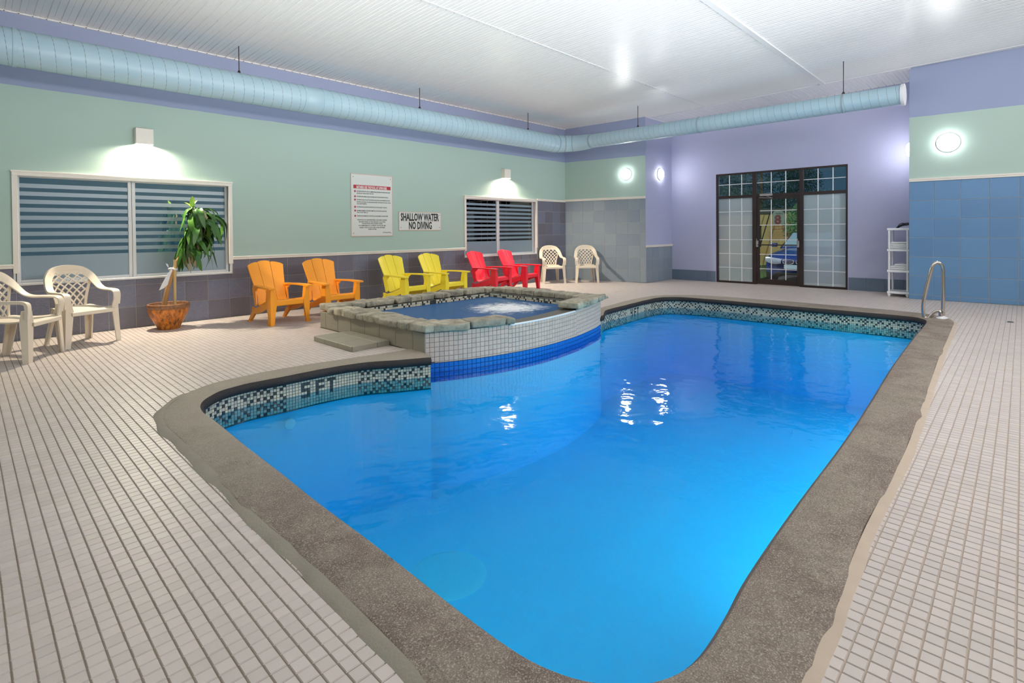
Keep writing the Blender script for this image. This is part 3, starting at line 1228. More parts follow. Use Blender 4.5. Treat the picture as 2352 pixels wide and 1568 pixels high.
# basin wall sits slightly behind the mosaic; steps down one corner
md = MB().lathe([(0, .012), (.26, .012), (.29, .008), (.31, .0), (.31, -.01)], 48, (2.64, 3.28, BZ)).build('main_drain', M['white_plastic'], pool, smooth=40)
tag(md, 'round pale drain cover on the pool floor')
# round return fitting in the far-left wall
MB().lathe([(0.0, .0), (.045, .0), (.05, .006), (.05, .012)], 20, (2.0, 4.66, -.42), 'y').build('inlet_fitting', M['white_plastic'], pool, smooth=40)

# water body: closed mesh, a little into the walls
wp_ = [(p + q * .016) for p, q in zip(wallp, outn)]
L2 = [(p.x, p.y) for p in wp_] + CLOSE
nL = len(L2)
vs = [(x_, y_, WZ) for x_, y_ in L2] + [(x_, y_, BZ - .02) for x_, y_ in L2]
fs = [tuple(range(nL))[::-1], tuple(range(nL, 2 * nL))] + [(i, (i + 1) % nL, nL + (i + 1) % nL, nL + i) for i in range(nL)]
wme = bpy.data.meshes.new('pool_water'); wme.from_pydata(vs, [], fs)
bm = bmesh.new(); bm.from_mesh(wme); bmesh.ops.recalc_face_normals(bm, faces=bm.faces); bm.to_mesh(wme); bm.free()
wme.materials.append(M['water'])
tag(link('pool_water', wme), 'bright blue water filling the large swimming pool', 'water', kind='stuff')

# ----------------------------------------------------------------- spa
spa = thing('spa_pool', 'raised tiled whirlpool with a rim of rough grey stones', 'hot tub', (0, 0, 0))
curve = catmull([(3.342, 4.492, 0), (3.70, 4.33, 0), (4.05, 4.225, 0), (4.45, 4.15, 0), (4.97, 4.13, 0), (5.6, 4.20, 0), (6.2, 4.35, 0), (6.5, 4.46, 0)], 8)


def toph(x):
    return .212 + (x - 3.36) / 3.14 * .045


LIPX = (4.30, 5.52)


def wall_top(x):
    return toph(x) - .0 if not (LIPX[0] < x < LIPX[1]) else .215 + (x - 4.3) * .012


core = MB()
# shell: front curved wall, left, back and right walls with thickness, down below the pool water
ci = resample(curve, .08)
cn = []
for i in range(len(ci)):
    t_ = (ci[min(i + 1, len(ci) - 1)] - ci[max(i - 1, 0)]).normalized()
    q = Vector((t_.y, -t_.x, 0))
    if q.y > 0: q = -q
    cn.append(q)
rows = []
for p, q in zip(ci, cn):
    zt = wall_top(p.x) - .012
    a_ = p - q * .012
    b_ = p - q * .27
    rows.append([Vector((a_.x, a_.y, BZ)), Vector((a_.x, a_.y, zt)), Vector((b_.x, b_.y, zt)), Vector((b_.x, b_.y, -.6))])
core.grid(rows)
core.build('front_wall', M['darkgrout'], spa)
side = MB()
side.box(3.352, 3.64, 4.50, 6.80, -.02, .205)
side.build('side_wall', M['darkgrout'], spa)
side2 = MB(); side2.box(3.36, 6.49, 6.50, 6.79, -.02, .215); side2.build('back_wall', M['darkgrout'], spa)
side3 = MB(); side3.box(6.22, 6.49, 4.46, 6.7, -.9, .24); side3.build('end_wall', M['darkgrout'], spa)
# big tiles on the left side
ys = edges(4.485, 6.80, 4.70, .325)
wall_tiles(spa, M['spatile'], [(y0, y1, -.0, .214) for y0, y1 in zip(ys, ys[1:])], lambda u_, v_, d: (3.352 - d, u_, v_), .012, .004, 'side_tile')
wall_tiles(spa, M['spatile'], [(y0, y1, .0, .24) for y0, y1 in zip(*(lambda e: (e, e[1:]))(edges(4.5, 6.8, 4.7, .325)))], lambda u_, v_, d: (6.49 + d, u_, v_), .012, .004, 'side_tile')
# mosaic on the curved front: 5 cm tiles, cobalt row at the water line
fa = resample(curve, .0515)
tiles = []
for i in range(len(fa) - 1):
    a_, b_ = fa[i], fa[i + 1]
    zt = min(wall_top(a_.x), wall_top(b_.x))
    z = zt
    while z > -.10:
        z0 = max(z - .0515, -.108)
        if z - z0 > .012:
            tiles.append((i, z0, z))
        z -= .0515
cache = {}
stuff_t = MB()
tiles.sort(key=lambda t: t[0])


def front_tile(i, z0, z1):
    a_, b_ = fa[i], fa[i + 1]
    t_ = (b_ - a_); L_ = t_.length; t_.normalize()
    q = Vector((t_.y, -t_.x, 0))
    if q.y > 0: q = -q
    h = z1 - z0
    g_ = .0018
    def P(u_, v_, d): return Vector((0, 0, 0)) + Vector((1, 0, 0)) * (u_) + Vector((0, 0, 1)) * v_ + Vector((0, -1, 0)) * d
    c_ = .0015
    vs = [P(g_, g_, -.012), P(L_ - g_, g_, -.012), P(L_ - g_, h - g_, -.012), P(g_, h - g_, -.012), P(g_, g_, -.001), P(L_ - g_, g_, -.001), P(L_ - g_, h - g_, -.001), P(g_, h - g_, -.001),
          P(g_ + c_, g_ + c_, 0), P(L_ - g_ - c_, g_ + c_, 0), P(L_ - g_ - c_, h - g_ - c_, 0), P(g_ + c_, h - g_ - c_, 0)]
    fs = [(8, 9, 10, 11)]
    for k in range(4):
        j = (k + 1) % 4
        fs += [(k, j, 4 + j, 4 + k), (4 + k, 4 + j, 8 + j, 8 + k)]
    ang = math.atan2(t_.y, t_.x)
    return vs, fs, (round(L_, 4), round(h, 3)), (a_.x, a_.y, z0), ang


for k, (i, z0, z1) in enumerate(tiles):
    vs, fs, key, loc, ang = front_tile(i, z0, z1)
    if k < 300:
        if key not in cache:
            me = MB().add(vs, fs).mesh('mosaic_tile'); me.materials.append(M['mosaic_grey']); cache[key] = me
        link('mosaic_tile', cache[key], spa, loc, (0, 0, ang))
    else:
        Mt = Matrix.Translation(loc) @ Matrix.Rotation(ang, 4, 'Z')
        stuff_t.add([Mt @ v_ for v_ in vs], fs)
tag(stuff_t.build('mosaic_tiles', M['mosaic_grey'], spa), kind='stuff')
bb = MB()
for i in range(0, len(fa) - 1):
    for z0, z1 in ((-.16, -.11), (-.21, -.1615), (-.26, -.212), (-.31, -.263)):
        vs, fs, key, loc, ang = front_tile(i, z0, z1)
        Mt = Matrix.Translation(loc) @ Matrix.Rotation(ang, 4, 'Z')
        bb.add([Mt @ v_ for v_ in vs], fs)
tag(bb.build('cobalt_tile_band', M['blue_band'], spa), 'cobalt blue tile band at the water line', kind='stuff')
# plain blue plaster below
rows = []
for p, q in zip(ci, cn):
    a_ = p - q * .006
    rows.append([Vector((a_.x, a_.y, BZ)), Vector((a_.x, a_.y, -.31))])
MB().grid(rows).build('plaster_wall', M['plaster'], spa)
# lip of the overflow and the wet ledge
lip = [p for p in resample(curve, .04) if LIPX[0] - .02 < p.x < LIPX[1] + .02]
lm = MB(); rows = []; lg = []
for i, p in enumerate(lip):
    t_ = (lip[min(i + 1, len(lip) - 1)] - lip[max(i - 1, 0)]).normalized()
    q = Vector((t_.y, -t_.x, 0))
    if q.y > 0: q = -q
    z = wall_top(min(max(p.x, LIPX[0] + .01), LIPX[1] - .01))
    A = p + q * .002
    rows.append([Vector((*A[:2], z - .012)), Vector((*A[:2], z + .002)), Vector((*(p - q * .022)[:2], z + .002)), Vector((*(p - q * .022)[:2], z - .02))])
    lg.append([Vector((*(p - q * .02)[:2], z - .008)), Vector((*(p - q * .16)[:2], z - .018)), Vector((*(p - q * .30)[:2], z - .05)), Vector((*(p - q * .31)[:2], -.2))])
lm.grid(rows); lm.build('overflow_lip', M['white_plastic'], spa, smooth=40)
MB().grid(lg).build('wet_ledge', M['wet_ledge'], spa, smooth=True)
# inside: floor and walls
SWZ = .168
ins = MB().box(3.62, 6.24, 4.52, 6.52, -.75, -.7)
ins.build('spa_floor', M['spa_plaster'], spa)
iw = MB()
iw.box(3.625, 3.66, 4.5, 6.52, -.7, .09); iw.box(3.64, 6.23, 6.49, 6.51, -.7, .09); iw.box(6.20, 6.235, 4.5, 6.5, -.7, .09)
iw.build('inner_wall', M['spa_plaster'], spa)
# inner mosaic band
mv, mf, mt = [], [], []
def band(p0, p1, nrm, rows_=5, ztop=.228):
    p0, p1, nrm = Vector(p0), Vector(p1), Vector(nrm)
    t_ = (p1 - p0).normalized(); n_ = int((p1 - p0).length / .03)
    for i in range(n_):
        for r2 in range(rows_):
            z1 = ztop - r2 * .03; z0 = z1 - .03
            g_ = .0018
            a_ = p0 + t_ * (i * .03 + g_); b_ = p0 + t_ * ((i + 1) * .03 - g_)
            base = len(mv)
            for (pp, zz, dd) in ((a_, z0 + g_, 0), (b_, z0 + g_, 0), (b_, z1 - g_, 0), (a_, z1 - g_, 0), (a_, z0 + g_, .005), (b_, z0 + g_, .005), (b_, z1 - g_, .005), (a_, z1 - g_, .005)):
                mv.append((pp.x + nrm.x * dd, pp.y + nrm.y * dd, zz))
            for f_ in ((4, 5, 6, 7), (0, 1, 5, 4), (1, 2, 6, 5), (2, 3, 7, 6), (3, 0, 4, 7)):
                mf.append([base + w_ for w_ in f_])
            cc_ = DARK[rnd.randrange(3)] if rnd.random() < .33 else LIGHT[rnd.randrange(5)]
            mt.append((*cc_, 1))
band((3.66, 4.6, 0), (3.66, 6.5, 0), (1, 0, 0))
band((3.64, 6.488, 0), (6.23, 6.488, 0), (0, -1, 0))
band((6.20, 6.5, 0), (6.20, 4.6, 0), (-1, 0, 0))
mme = np_mesh('inner_mosaic', np.array(mv), np.array(mf), np.array(mt)); mme.materials.append(M['mosaic'])
tag(link('inner_mosaic', mme, spa), 'band of pale and black glass tiles inside the whirlpool', kind='stuff')
ib = MB(); ib.box(3.64, 3.662, 4.5, 6.5, .06, .22); ib.box(3.64, 6.23, 6.487, 6.51, .06, .23); ib.box(6.199, 6.22, 4.5, 6.5, .06, .235)
ib.build('mosaic_backing', M['darkgrout'], spa)


def stone_mesh(L_, W_, H_, seed):
    bm = bmesh.new()
    bmesh.ops.create_cube(bm, size=1)
    for v_ in bm.verts:
        v_.co = Vector((v_.co.x * L_, v_.co.y * W_, v_.co.z * H_))
    bmesh.ops.bevel(bm, geom=list(bm.edges), offset=min(.016, H_ * .25), segments=2, profile=.6, affect='EDGES')
    longe = [e for e in bm.edges if e.calc_length() > .09]
    bmesh.ops.subdivide_edges(bm, edges=longe, cuts=5, use_grid_fill=True)
    for v_ in bm.verts:
        p = v_.co
        s = Vector((seed * 3.1, seed * 1.7, seed))
        d = noise.noise_vector(p * 8 + s) * .013 + noise.noise_vector(p * 24 + s) * .009
        v_.co += Vector((d.x, d.y, d.z * .8))
    bmesh.ops.recalc_face_normals(bm, faces=bm.faces)
    me = bpy.data.meshes.new('stone')
    bm.to_mesh(me); bm.free()
    me.materials.append(M['stone'])
    for p in me.polygons: p.use_smooth = True
    return me


def lay_stones(path, lens, W_, inset, zfn, H_=.075, rnd_=random.Random(5)):
    """path: polyline (outer edge); stones laid one after another; inset>0 moves inwards (left of travel)"""
    P = resample(path, .02)
    i = 0
    seg = (P[1] - P[0]).length
    for k, L_ in enumerate(lens):
        n_ = max(2, int(L_ / seg))
        j = min(len(P) - 1, i + n_)
        if j - i < 3: break
        a_, b_ = P[i], P[j]
        t_ = (b_ - a_); LL = t_.length; t_.normalize()
        q = Vector((-t_.y, t_.x, 0)) * (1 if inset > 0 else -1)
        w_ = W_ * rnd_.uniform(.93, 1.08)
        h_ = H_ * rnd_.uniform(.9, 1.12)
        c_ = (a_ + b_) / 2 + q * (w_ / 2 - .055 + rnd_.uniform(-.012, .012))
        me = stone_mesh(LL - .008, w_, h_, k + len(lens) * 1.7 + W_ + a_.x)
        z = zfn(c_.x) + h_ / 2 + .004
        link('stone', me, spa, (c_.x, c_.y, z), (rnd_.uniform(-.012, .012), rnd_.uniform(-.012, .012), math.atan2(t_.y, t_.x) + rnd_.uniform(-.02, .02)))
        i = j
        if i >= len(P) - 2: break


# left rim: from near corner to far corner
lay_stones([(3.35, 4.42, 0), (3.34, 6.5, 0)], [.36, .20, .34, .40, .16, .30, .32, .30], .34, -1, lambda x_: .214)
lay_stones([(3.36, 6.82, 0), (6.55, 6.82, 0)], [.34, .2, .17, .34, .14, .12, .20, .24, .15, .18, .30, .15, .32, .18, .16, .3, .2], .31, -1, lambda x_: .222)
lay_stones([(6.53, 6.5, 0), (6.53, 4.42, 0)], [.30, .36, .26, .42, .34, .36], .32, -1, lambda x_: .238)
fl_ = [p + Vector((0, -.0, 0)) for p in curve if p.x < 4.40]
lay_stones([(3.42, 4.45, 0)] + [(p.x, p.y, 0) for p in curve if 3.5 < p.x < 4.36], [.42, .46, .40], .30, 1, lambda x_: toph(x_) - .002)
lay_stones([(p.x, p.y, 0) for p in curve if 5.50 < p.x] + [(6.55, 4.48, 0)], [.38, .34, .4], .30, 1, lambda x_: toph(x_) + .004)
lay_stones([(6.50, 4.66, 0), (6.74, 4.50, 0)], [.3], .14, 1, lambda x_: .245, .04)

sw = MB().box(3.63, 6.22, 4.22, 6.50, -.69, SWZ)
# trim the water to the curved front
sv = [(3.65, 6.49), (3.65, 4.6)] + [((p - q * .30).x, (p - q * .30).y) for p, q in zip(ci, cn) if 3.75 < p.x < 6.2] + [(6.20, 4.66), (6.20, 6.49)]
sw = MB().prism(sv, -.69, SWZ, 'z')
tag(sw.build('spa_water', M['spa_water']), 'deep blue bubbling water in the raised whirlpool', 'water', kind='stuff')
# step slab beside the spa
step = thing('step_slab', 'low grey tiled step on the floor by the whirlpool', 'step', (2.87, 5.13, 0))
b_ = MB().box(.012, .45, .012, .85, -.002, .045); b_.build('core', M['darkgrout'], step)
cache_s = {}
for i, (y0, y1) in enumerate(((0, .30), (.303, .60), (.603, .865))):
    for (x0, x1) in ((0, .30), (.303, .455)):
        MB().box(x0, x1, y0, y1, .012 if True else 0, .058, .003).build('tile', M['spatile'], step)
for (y0, y1) in ((0, .30), (.303, .60), (.603, .865)):
    MB().box(-.008, .0, y0, y1, 0, .055, .002).build('edge_tile', M['spatile'], step)
for (x0, x1) in ((0, .30), (.303, .455)):
    MB().box(x0, x1, -.008, 0, 0, .055, .002).build('edge_tile', M['spatile'], step)

# ----------------------------------------------------------------- windows on the left wall
def make_window(idx, W, glass_x, label, mull):
    x0, x1, z0, z1 = W
    o = bpy.data.objects.new('window_%d' % idx, None); COL.objects.link(o)
    tag(o, label, kind='structure')
    o.location = (x0, YA, z0)
    L = Vector(o.location)
    def B(name, boxes, mat, c=.003, y=None):
        mb = MB()
        for b in boxes:
            mb.box(b[0] - L.x, b[1] - L.x, b[2] - L.y, b[3] - L.y, b[4] - L.z, b[5] - L.z, c)
        return mb.build(name, M[mat], o)
    cw = .05
    # casing on the wall face
    B('casing', [(x0 - .005, x1 + .005, YA - .028, YA, z1 - .045, z1 + .012), (x0 - .012, x1 + .012, YA - .036, YA, z1 - .004, z1 + .018)], 'white_trim')
    for s in (0, 1):
        xa = x0 - .005 if s == 0 else x1 - .05
        B('casing', [(xa, xa + .055, YA - .026, YA, z0 + .15, z1 - .045)], 'white_trim')
    # reveal lining
    D = .13
    B('reveal', [(x0, x0 + .018, YA - .004, YA + D, z0, z1)], 'white_frame', .001)
    B('reveal', [(x1 - .018, x1, YA - .004, YA + D, z0, z1)], 'white_frame', .001)
    B('reveal', [(x0 + .018, x1 - .018, YA - .004, YA + D, z1 - .018, z1)], 'white_frame', .001)
    B('sill', [(x0 + .018, x1 - .018, YA - .012, YA + D, z0, z0 + .026)], 'white_frame', .002)
    # sash frames
    yf0, yf1 = YA + .075, YA + .12
    ga, gb_ = x0 + .03, x1 - .03
    for (xa, xb) in ((ga, mull - .002), (mull + .002, gb_)):
        fr = B('sash', [(xa, xa + .04, yf0, yf1, z0 + .026, z1 - .02), (xb - .04, xb, yf0, yf1, z0 + .026, z1 - .02),
                        (xa + .04, xb - .04, yf0, yf1, z0 + .026, z0 + .062), (xa + .04, xb - .04, yf0, yf1, z1 - .056, z1 - .02)], 'white_frame', .003)
        p0, p1, q0, q1 = xa + .038, xb - .038, z0 + .06, z1 - .054
        gl = MB().box(p0 - L.x, p1 - L.x, yf0 + .02 - L.y, yf0 + .026 - L.y, q0 - L.z, q1 - L.z).build('pane', M['glass'], fr)
        # film: wide frosted foot and nine stripes
        hgt = q1 - q0
        film = MB()
        zb = q0 + hgt * .235
        film.box(p0 - L.x, p1 - L.x, yf0 + .014 - L.y, yf0 + .016 - L.y, q0 - L.z, zb - L.z)
        film.build('frosted_film', M['frost'], fr)
        pitch = (q1 - .075 - zb) / 9
        me = None
        for k in range(9):
            za = zb + k * pitch + pitch * .48
            if me is None:
                me = MB().box(0, p1 - p0, 0, .002, 0, pitch * .52).mesh('frosted_stripe'); me.materials.append(M['frost'])
            link('frosted_stripe', me, fr, (p0 - L.x, yf0 + .014 - L.y, za - L.z))
    return o


make_window(1, W1, None, 'near wide window with frosted stripes and white frame', 1.635)
make_window(2, W2, None, 'far window with frosted stripes behind the red chairs', 8.66)
# casing feet beside rails: slim verticals under the rail line
# ----------------------------------------------------------------- glass door in the end wall
door = bpy.data.objects.new('door_1', None); COL.objects.link(door)
door.location = (12.76, 4.0, 0)
tag(door, 'dark framed glass door with side panels and white glazing bars', kind='structure')
DL = Vector(door.location)


def DB(name, boxes, mat, parent=door, c=.003):
    mb = MB()
    off = DL
    for (xa, xb, ya, yb, za, zb) in boxes:
        mb.box(xa - off.x, xb - off.x, ya - off.y, yb - off.y, za - off.z, zb - off.z, c)
    return mb.build(name, M[mat], parent)


fx0, fx1 = 12.745, 12.80
ML, MR = (4.432, 4.524), (3.452, 3.528)
DB('frame', [(fx0, fx1, 5.325, 5.375, 0, 2.60), (fx0, fx1, 2.615, 2.655, 0, 2.60), (fx0, fx1, 2.655, 5.325, 2.56, 2.60)], 'bronze')
DB('mullion', [(fx0 - .01, fx1, *ML, 0, 2.56)], 'bronze')
DB('mullion', [(fx0 - .01, fx1, *MR, 0, 2.56)], 'bronze')
for (ya, yb) in ((ML[1], 5.325), (MR[1], ML[0]), (2.655, MR[0])):
    DB('transom_bar', [(fx0, fx1, ya, yb, 2.005, 2.07)], 'bronze')
for (ya, yb) in ((ML[1], 5.325), (2.655, MR[0])):
    DB('sill_bar', [(fx0, fx1, ya, yb, 0, .042)], 'bronze')


def pane(ya, yb, za, zb, mat, ncol, zrows, parent=door, cols=None):
    p = DB('pane', [(12.772, 12.778, ya, yb, za, zb)], mat, parent, 0)
    cs = cols or [ya + (yb - ya) * k / ncol for k in range(1, ncol)]
    for y_ in cs:
        DB('glazing_bar', [(12.764, 12.771, y_ - .009, y_ + .009, za, zb)], 'white_plastic', p, .001)
    for z_ in zrows:
        DB('glazing_bar', [(12.7635, 12.7705, ya, yb, z_ - .007, z_ + .007)], 'white_plastic', p, .001)
    return p


ZR = [.361, .692, 1.025, 1.362, 1.688]
pane(ML[1], 5.325, .042, 2.005, 'door_frost', 3, ZR, cols=[5.061, 4.776])
pane(2.655, MR[0], .042, 2.005, 'door_frost', 3, ZR, cols=[3.173, 2.89])
pane(ML[1], 5.325, 2.07, 2.56, 'door_glass', 3, [2.335], cols=[5.061, 4.776])
pane(MR[1], ML[0], 2.07, 2.56, 'door_glass', 3, [2.335], cols=[4.119, 3.814])
pane(2.655, MR[0], 2.07, 2.56, 'door_glass', 3, [2.335], cols=[3.173, 2.89])
leaf = DB('door_leaf', [(12.75, 12.795, 4.372, 4.43, .008, 2.0), (12.75, 12.795, 3.53, 3.582, .008, 2.0), (12.75, 12.795, 3.582, 4.372, .008, .125), (12.75, 12.795, 3.582, 4.372, 1.945, 2.0)], 'bronze')
lp = DB('leaf_pane', [(12.772, 12.778, 3.582, 4.372, .125, 1.945)], 'door_glass', leaf, 0)
for y_ in (4.119, 3.814):
    DB('glazing_bar', [(12.764, 12.771, y_ - .009, y_ + .009, .125, 1.945)], 'white_plastic', leaf, .001)
for z_ in ZR:
    DB('glazing_bar', [(12.7635, 12.7705, 3.582, 4.372, z_ - .007, z_ + .007)], 'white_plastic', leaf, .001)
# push bar with its two end fittings
pb = MB()
pb.tube([(12.70 - DL.x, 4.40 - DL.y, .91), (12.70 - DL.x, 3.56 - DL.y, .91)], .012, 10)
pb.build('push_bar', M['bronze'], leaf, smooth=40)
for y_ in (4.41, 3.55):
    b_ = MB(); b_.box(12.69 - DL.x, 12.75 - DL.x, y_ - .022 - DL.y, y_ + .022 - DL.y, .86, 1.01, .008)
    b_.tube([(12.70 - DL.x, y_ - DL.y, .985), (12.67 - DL.x, y_ - DL.y, 1.05)], .01, 8)
    tag(b_.build('bar_fitting', M['closer'], leaf), 'aluminium fitting at the end of the push bar')
# closer
cl = MB(); cl.box(12.69 - DL.x, 12.745 - DL.x, 4.08 - DL.y, 4.35 - DL.y, 2.02, 2.075, .008)
dc = cl.build('door_closer', M['closer'], door)
ar = MB(); ar.tube([(12.70 - DL.x, 4.2 - DL.y, 2.02), (12.66 - DL.x, 4.05 - DL.y, 1.965), (12.71 - DL.x, 4.36 - DL.y, 1.99)], .008, 6)
ar.build('closer_arm', M['closer'], dc)


# ----------------------------------------------------------------- text helper
def text_mesh(body, size, xs=1.0, align='LEFT', bold=0.0, ext=.0008, name='lettering', width=None, spacing=1.0):
    cu = bpy.data.curves.new(name, 'FONT')
    cu.body = body
    cu.size = size
    cu.align_x = align
    cu.offset = bold
    cu.extrude = ext
    cu.resolution_u = 2
    cu.space_line = spacing
    ob = bpy.data.objects.new(name, cu)
    COL.objects.link(ob)
    dg = bpy.context.evaluated_depsgraph_get()
    me = bpy.data.meshes.new_from_object(ob.evaluated_get(dg))
    COL.objects.unlink(ob)
    bpy.data.objects.remove(ob)
    bpy.data.curves.remove(cu)
    xsn = xs
    if width:
        c = [v_.co.x for v_ in me.vertices]
        xsn = width / max(1e-6, max(c) - min(c))
    for v_ in me.vertices:
        v_.co.x *= xsn
    me.name = name
    return me


# door decal, read from outside, so mirrored from in here
def decal(body, width, size, y_, z_, mat, bold=.0):
    me = text_mesh(body, size, align='CENTER', width=width, bold=bold, ext=.0004)
    me.materials.append(M[mat])
    # seen from inside (+x looking out) text must be mirrored: local x -> world +y
    o = link('lettering', me, leaf, (12.7788 - DL.x, y_ - DL.y, z_ - DL.z), (R(90), 0, R(90)))
    return o


M['decal_white'] = frosted('pale_decal', (.62, .70, .62, 1), .1)
M['decal_pink'] = frosted('red_decal', (.80, .16, .16, 1), .05)
M['decal_red'] = frosted('bright_red_decal', (.85, .07, .04, 1), .0)
M['decal_dark'] = simple('dark_decal', srgb(70, 96, 90), .6, .04)
dp = MB().prism([(3.845 - DL.y, 1.375), (4.095 - DL.y, 1.375), (4.095 - DL.y, 1.62), (4.06 - DL.y, 1.67), (3.97 - DL.y, 1.685), (3.88 - DL.y, 1.67), (3.845 - DL.y, 1.62)], 12.7797 - DL.x, 12.7802 - DL.x, 'x')
tag(dp.build('door_decal', M['decal_white'], leaf), 'pale emblem sticker with a red eight')
decal('8', .15, .28, 3.985, 1.385, 'decal_pink', .012)
decal('Super', .17, .075, 3.95, 1.60, 'decal_dark')
decal('INDOOR POOL', .27, .055, 3.97, 1.305, 'decal_red', .001)
decal('HOURS', .26, .052, 3.97, 1.245, 'decal_red', .001)
for k, tx in enumerate(('POOL IS FOR REGISTERED GUESTS', 'NO GLASS OR FOOD IN POOL AREA', 'CHILDREN MUST BE SUPERVISED', 'BY AN ADULT AT ALL TIMES')):
    decal(tx, (.5, .42, .5, .44)[k], .036, 3.96 - .02, 1.185 - k * .045, 'decal_red', .0)

# ----------------------------------------------------------------- signs
def sign_board(name, label, x0, x1, z0, z1):
    t_ = thing(name, label, 'sign', ((x0 + x1) / 2, YA, z0))
    w, h = x1 - x0, z1 - z0
    b = MB().box(-w / 2, w / 2, -.012, 0, 0, h, .002)
    bd = b.build('board', M['sign'], t_)
    e = MB()
    for bx in ((-w / 2, w / 2, -.016, -.011, 0, .014), (-w / 2, w / 2, -.016, -.011, h - .014, h), (-w / 2, -w / 2 + .014, -.016, -.011, .014, h - .014), (w / 2 - .014, w / 2, -.016, -.011, .014, h - .014)):
        e.box(*bx, .001)
    e.build('edging', M['sign_edge'], bd)
    for (sx, sz) in ((-1, 0), (1, 0), (-1, 1), (1, 1)):
        MB().lathe([(0, -.0185), (.007, -.0175), (.008, -.0155)], 8, (sx * (w / 2 - .05), 0, .06 if sz == 0 else h - .06), 'y').build('screw', M['screw'], bd)
    return t_, w, h


def sign_text(t_, body, x, z, size, mat, width=None, xs=.62, align='LEFT', bold=.0):
    me = text_mesh(body, size, xs, align, bold, .0006, width=width)
    me.materials.append(M[mat])
    return link('lettering', me, t_, (x, -.0128, z), (R(90), 0, 0))


s1, w, h = sign_board('rules_sign', 'large white board of pool rules with a red heading', 4.868, 5.748, 1.195, 2.335)
MB().box(-w / 2 + .055, w / 2 - .045, -.0128, -.0118, h - .27, h - .205).build('red_band', M['red_ink'], s1)
o = sign_text(s1, 'BATHERS USE THE POOL AT OWN RISK', -.325, h - .262, .062, 'white_ink', width=.64, bold=.002)
o.location.y = -.0134
rules = [(['NO PERSON INFECTED WITH A COMMUNICABLE DISEASE OR HAVING OPEN SORES', 'ON HIS BODY SHALL ENTER THE POOL'], [.70, .35]),
         (['NO PERSON SHALL BRING A GLASS CONTAINER ONTO THE DECK OR INTO THE POOL'], [.66]),
         (['NO PERSON SHALL POLLUTE THE WATER IN THE POOL IN ANY MANNER AND THAT', 'SPITTING, SPOUTING OF WATER AND BLOWING THE NOSE IN THE POOL OR ON', 'DECK ARE PROHIBITED.'], [.70, .71, .2]),
         (['NO PERSON SHALL ENGAGE IN BOISTEROUS PLAY IN OR ABOUT THE POOL'], [.63]),
         (['MAXIMUM NUMBER OF BATHERS PERMITTED ON THE DECK AND IN THE', 'POOL AT ANY TIME IS 12'], [.62, .22]),
         (['TELEPHONE FOR EMERGENCY SITUATION IS LOCATED BESIDE THE FRONT DESK'], [.65])]
ZL = [.82, .784, .726, .667, .627, .595, .536, .469, .437, .374]
zi = 0
for k, (lines, wd) in enumerate(rules):
    z = ZL[zi] - .01
    mk = MB().lathe([(.010, -.0131), (.018, -.0131), (.018, -.0121), (.010, -.0121)], 18, (-w / 2 + .085, 0, z + .010), 'y')
    mk.build('bullet', M['red_ink'], s1)
    sign_text(s1, str(k + 1), -w / 2 + .079, z + .002, .022, 'red_ink')
    for l_, ww in zip(lines, wd):
        sign_text(s1, l_, -.32, ZL[zi] - .01, .030, 'ink', width=ww, bold=.0004)
        zi += 1
for z, (l_, ww) in zip((.302, .266, .234, .198, .162, .131), (('THIS POOL IS UNSUPERVISED. BATHERS UNDER', .62), ('SIXTEEN YEARS OF AGE ARE NOT ALLOWED', .56), ('WITHIN POOL ENCLOSURE UNLESS', .43), ('ACCOMPANIED BY A PARENT OR HIS OR HER', .57), ('AGENT WHO IS NOT LESS THAN SIXTEEN', .53), ('YEARS OF AGE.', .18))):
    sign_text(s1, l_, -.005, z - .01, .031, 'ink', width=ww, align='CENTER', bold=.0004)
sign_text(s1, 'THE MANAGEMENT', .215, .06, .028, 'ink', width=.17)
s2, w, h = sign_board('shallow_water_sign', 'wide white board reading SHALLOW WATER NO DIVING', 5.878, 6.918, 1.297, 1.667)
o = sign_text(s2, 'SHALLOW WATER', -.472, h - .172, .20, 'ink', width=.93, bold=.0065)
o = sign_text(s2, 'NO DIVING', -.29, .032, .20, 'ink', width=.56, bold=.0065)
MB().box(-.48, .46, -.0128, -.0120, h - .187, h - .184).build('red_line', M['red_ink'], s2)


# ----------------------------------------------------------------- wall lamps
def sconce(x, label):
    t_ = thing('wall_sconce', label, 'wall lamp', (x, YA, 2.49), 0, 'box sconces on the left wall')
    b = MB()
    wd, dp_, hh, th = .10, .115, .215, .006
    b.box(-wd, wd, -dp_, -dp_ + th, 0, hh, .002); b.box(-wd, -wd + th, -dp_ + th, 0, 0, hh, 0); b.box(wd - th, wd, -dp_ + th, 0, 0, hh, 0); b.box(-wd, wd, -dp_, 0, hh - th, hh, .002)
    hs = b.build('housing', M['white_trim'], t_)
    MB().box(-wd + .012, wd - .012, -dp_ + .014, -.012, .035, .04).build('lens', M['lamp_lens'], hs)
    l_ = bpy.data.lights.new('bulb', 'AREA'); l_.shape = 'RECTANGLE'; l_.size, l_.size_y = .17, .08; l_.energy = 150; l_.color = (1, .88, .68); l_.spread = R(170)
    o = bpy.data.objects.new('bulb', l_); COL.objects.link(o); o.parent = t_; o.location = (0, -.062, .03); o.rotation_euler = (R(-18), 0, 0)
    return t_


sconce(1.76, 'white box wall lamp above the near window')
sconce(8.80, 'white box wall lamp above the far window')


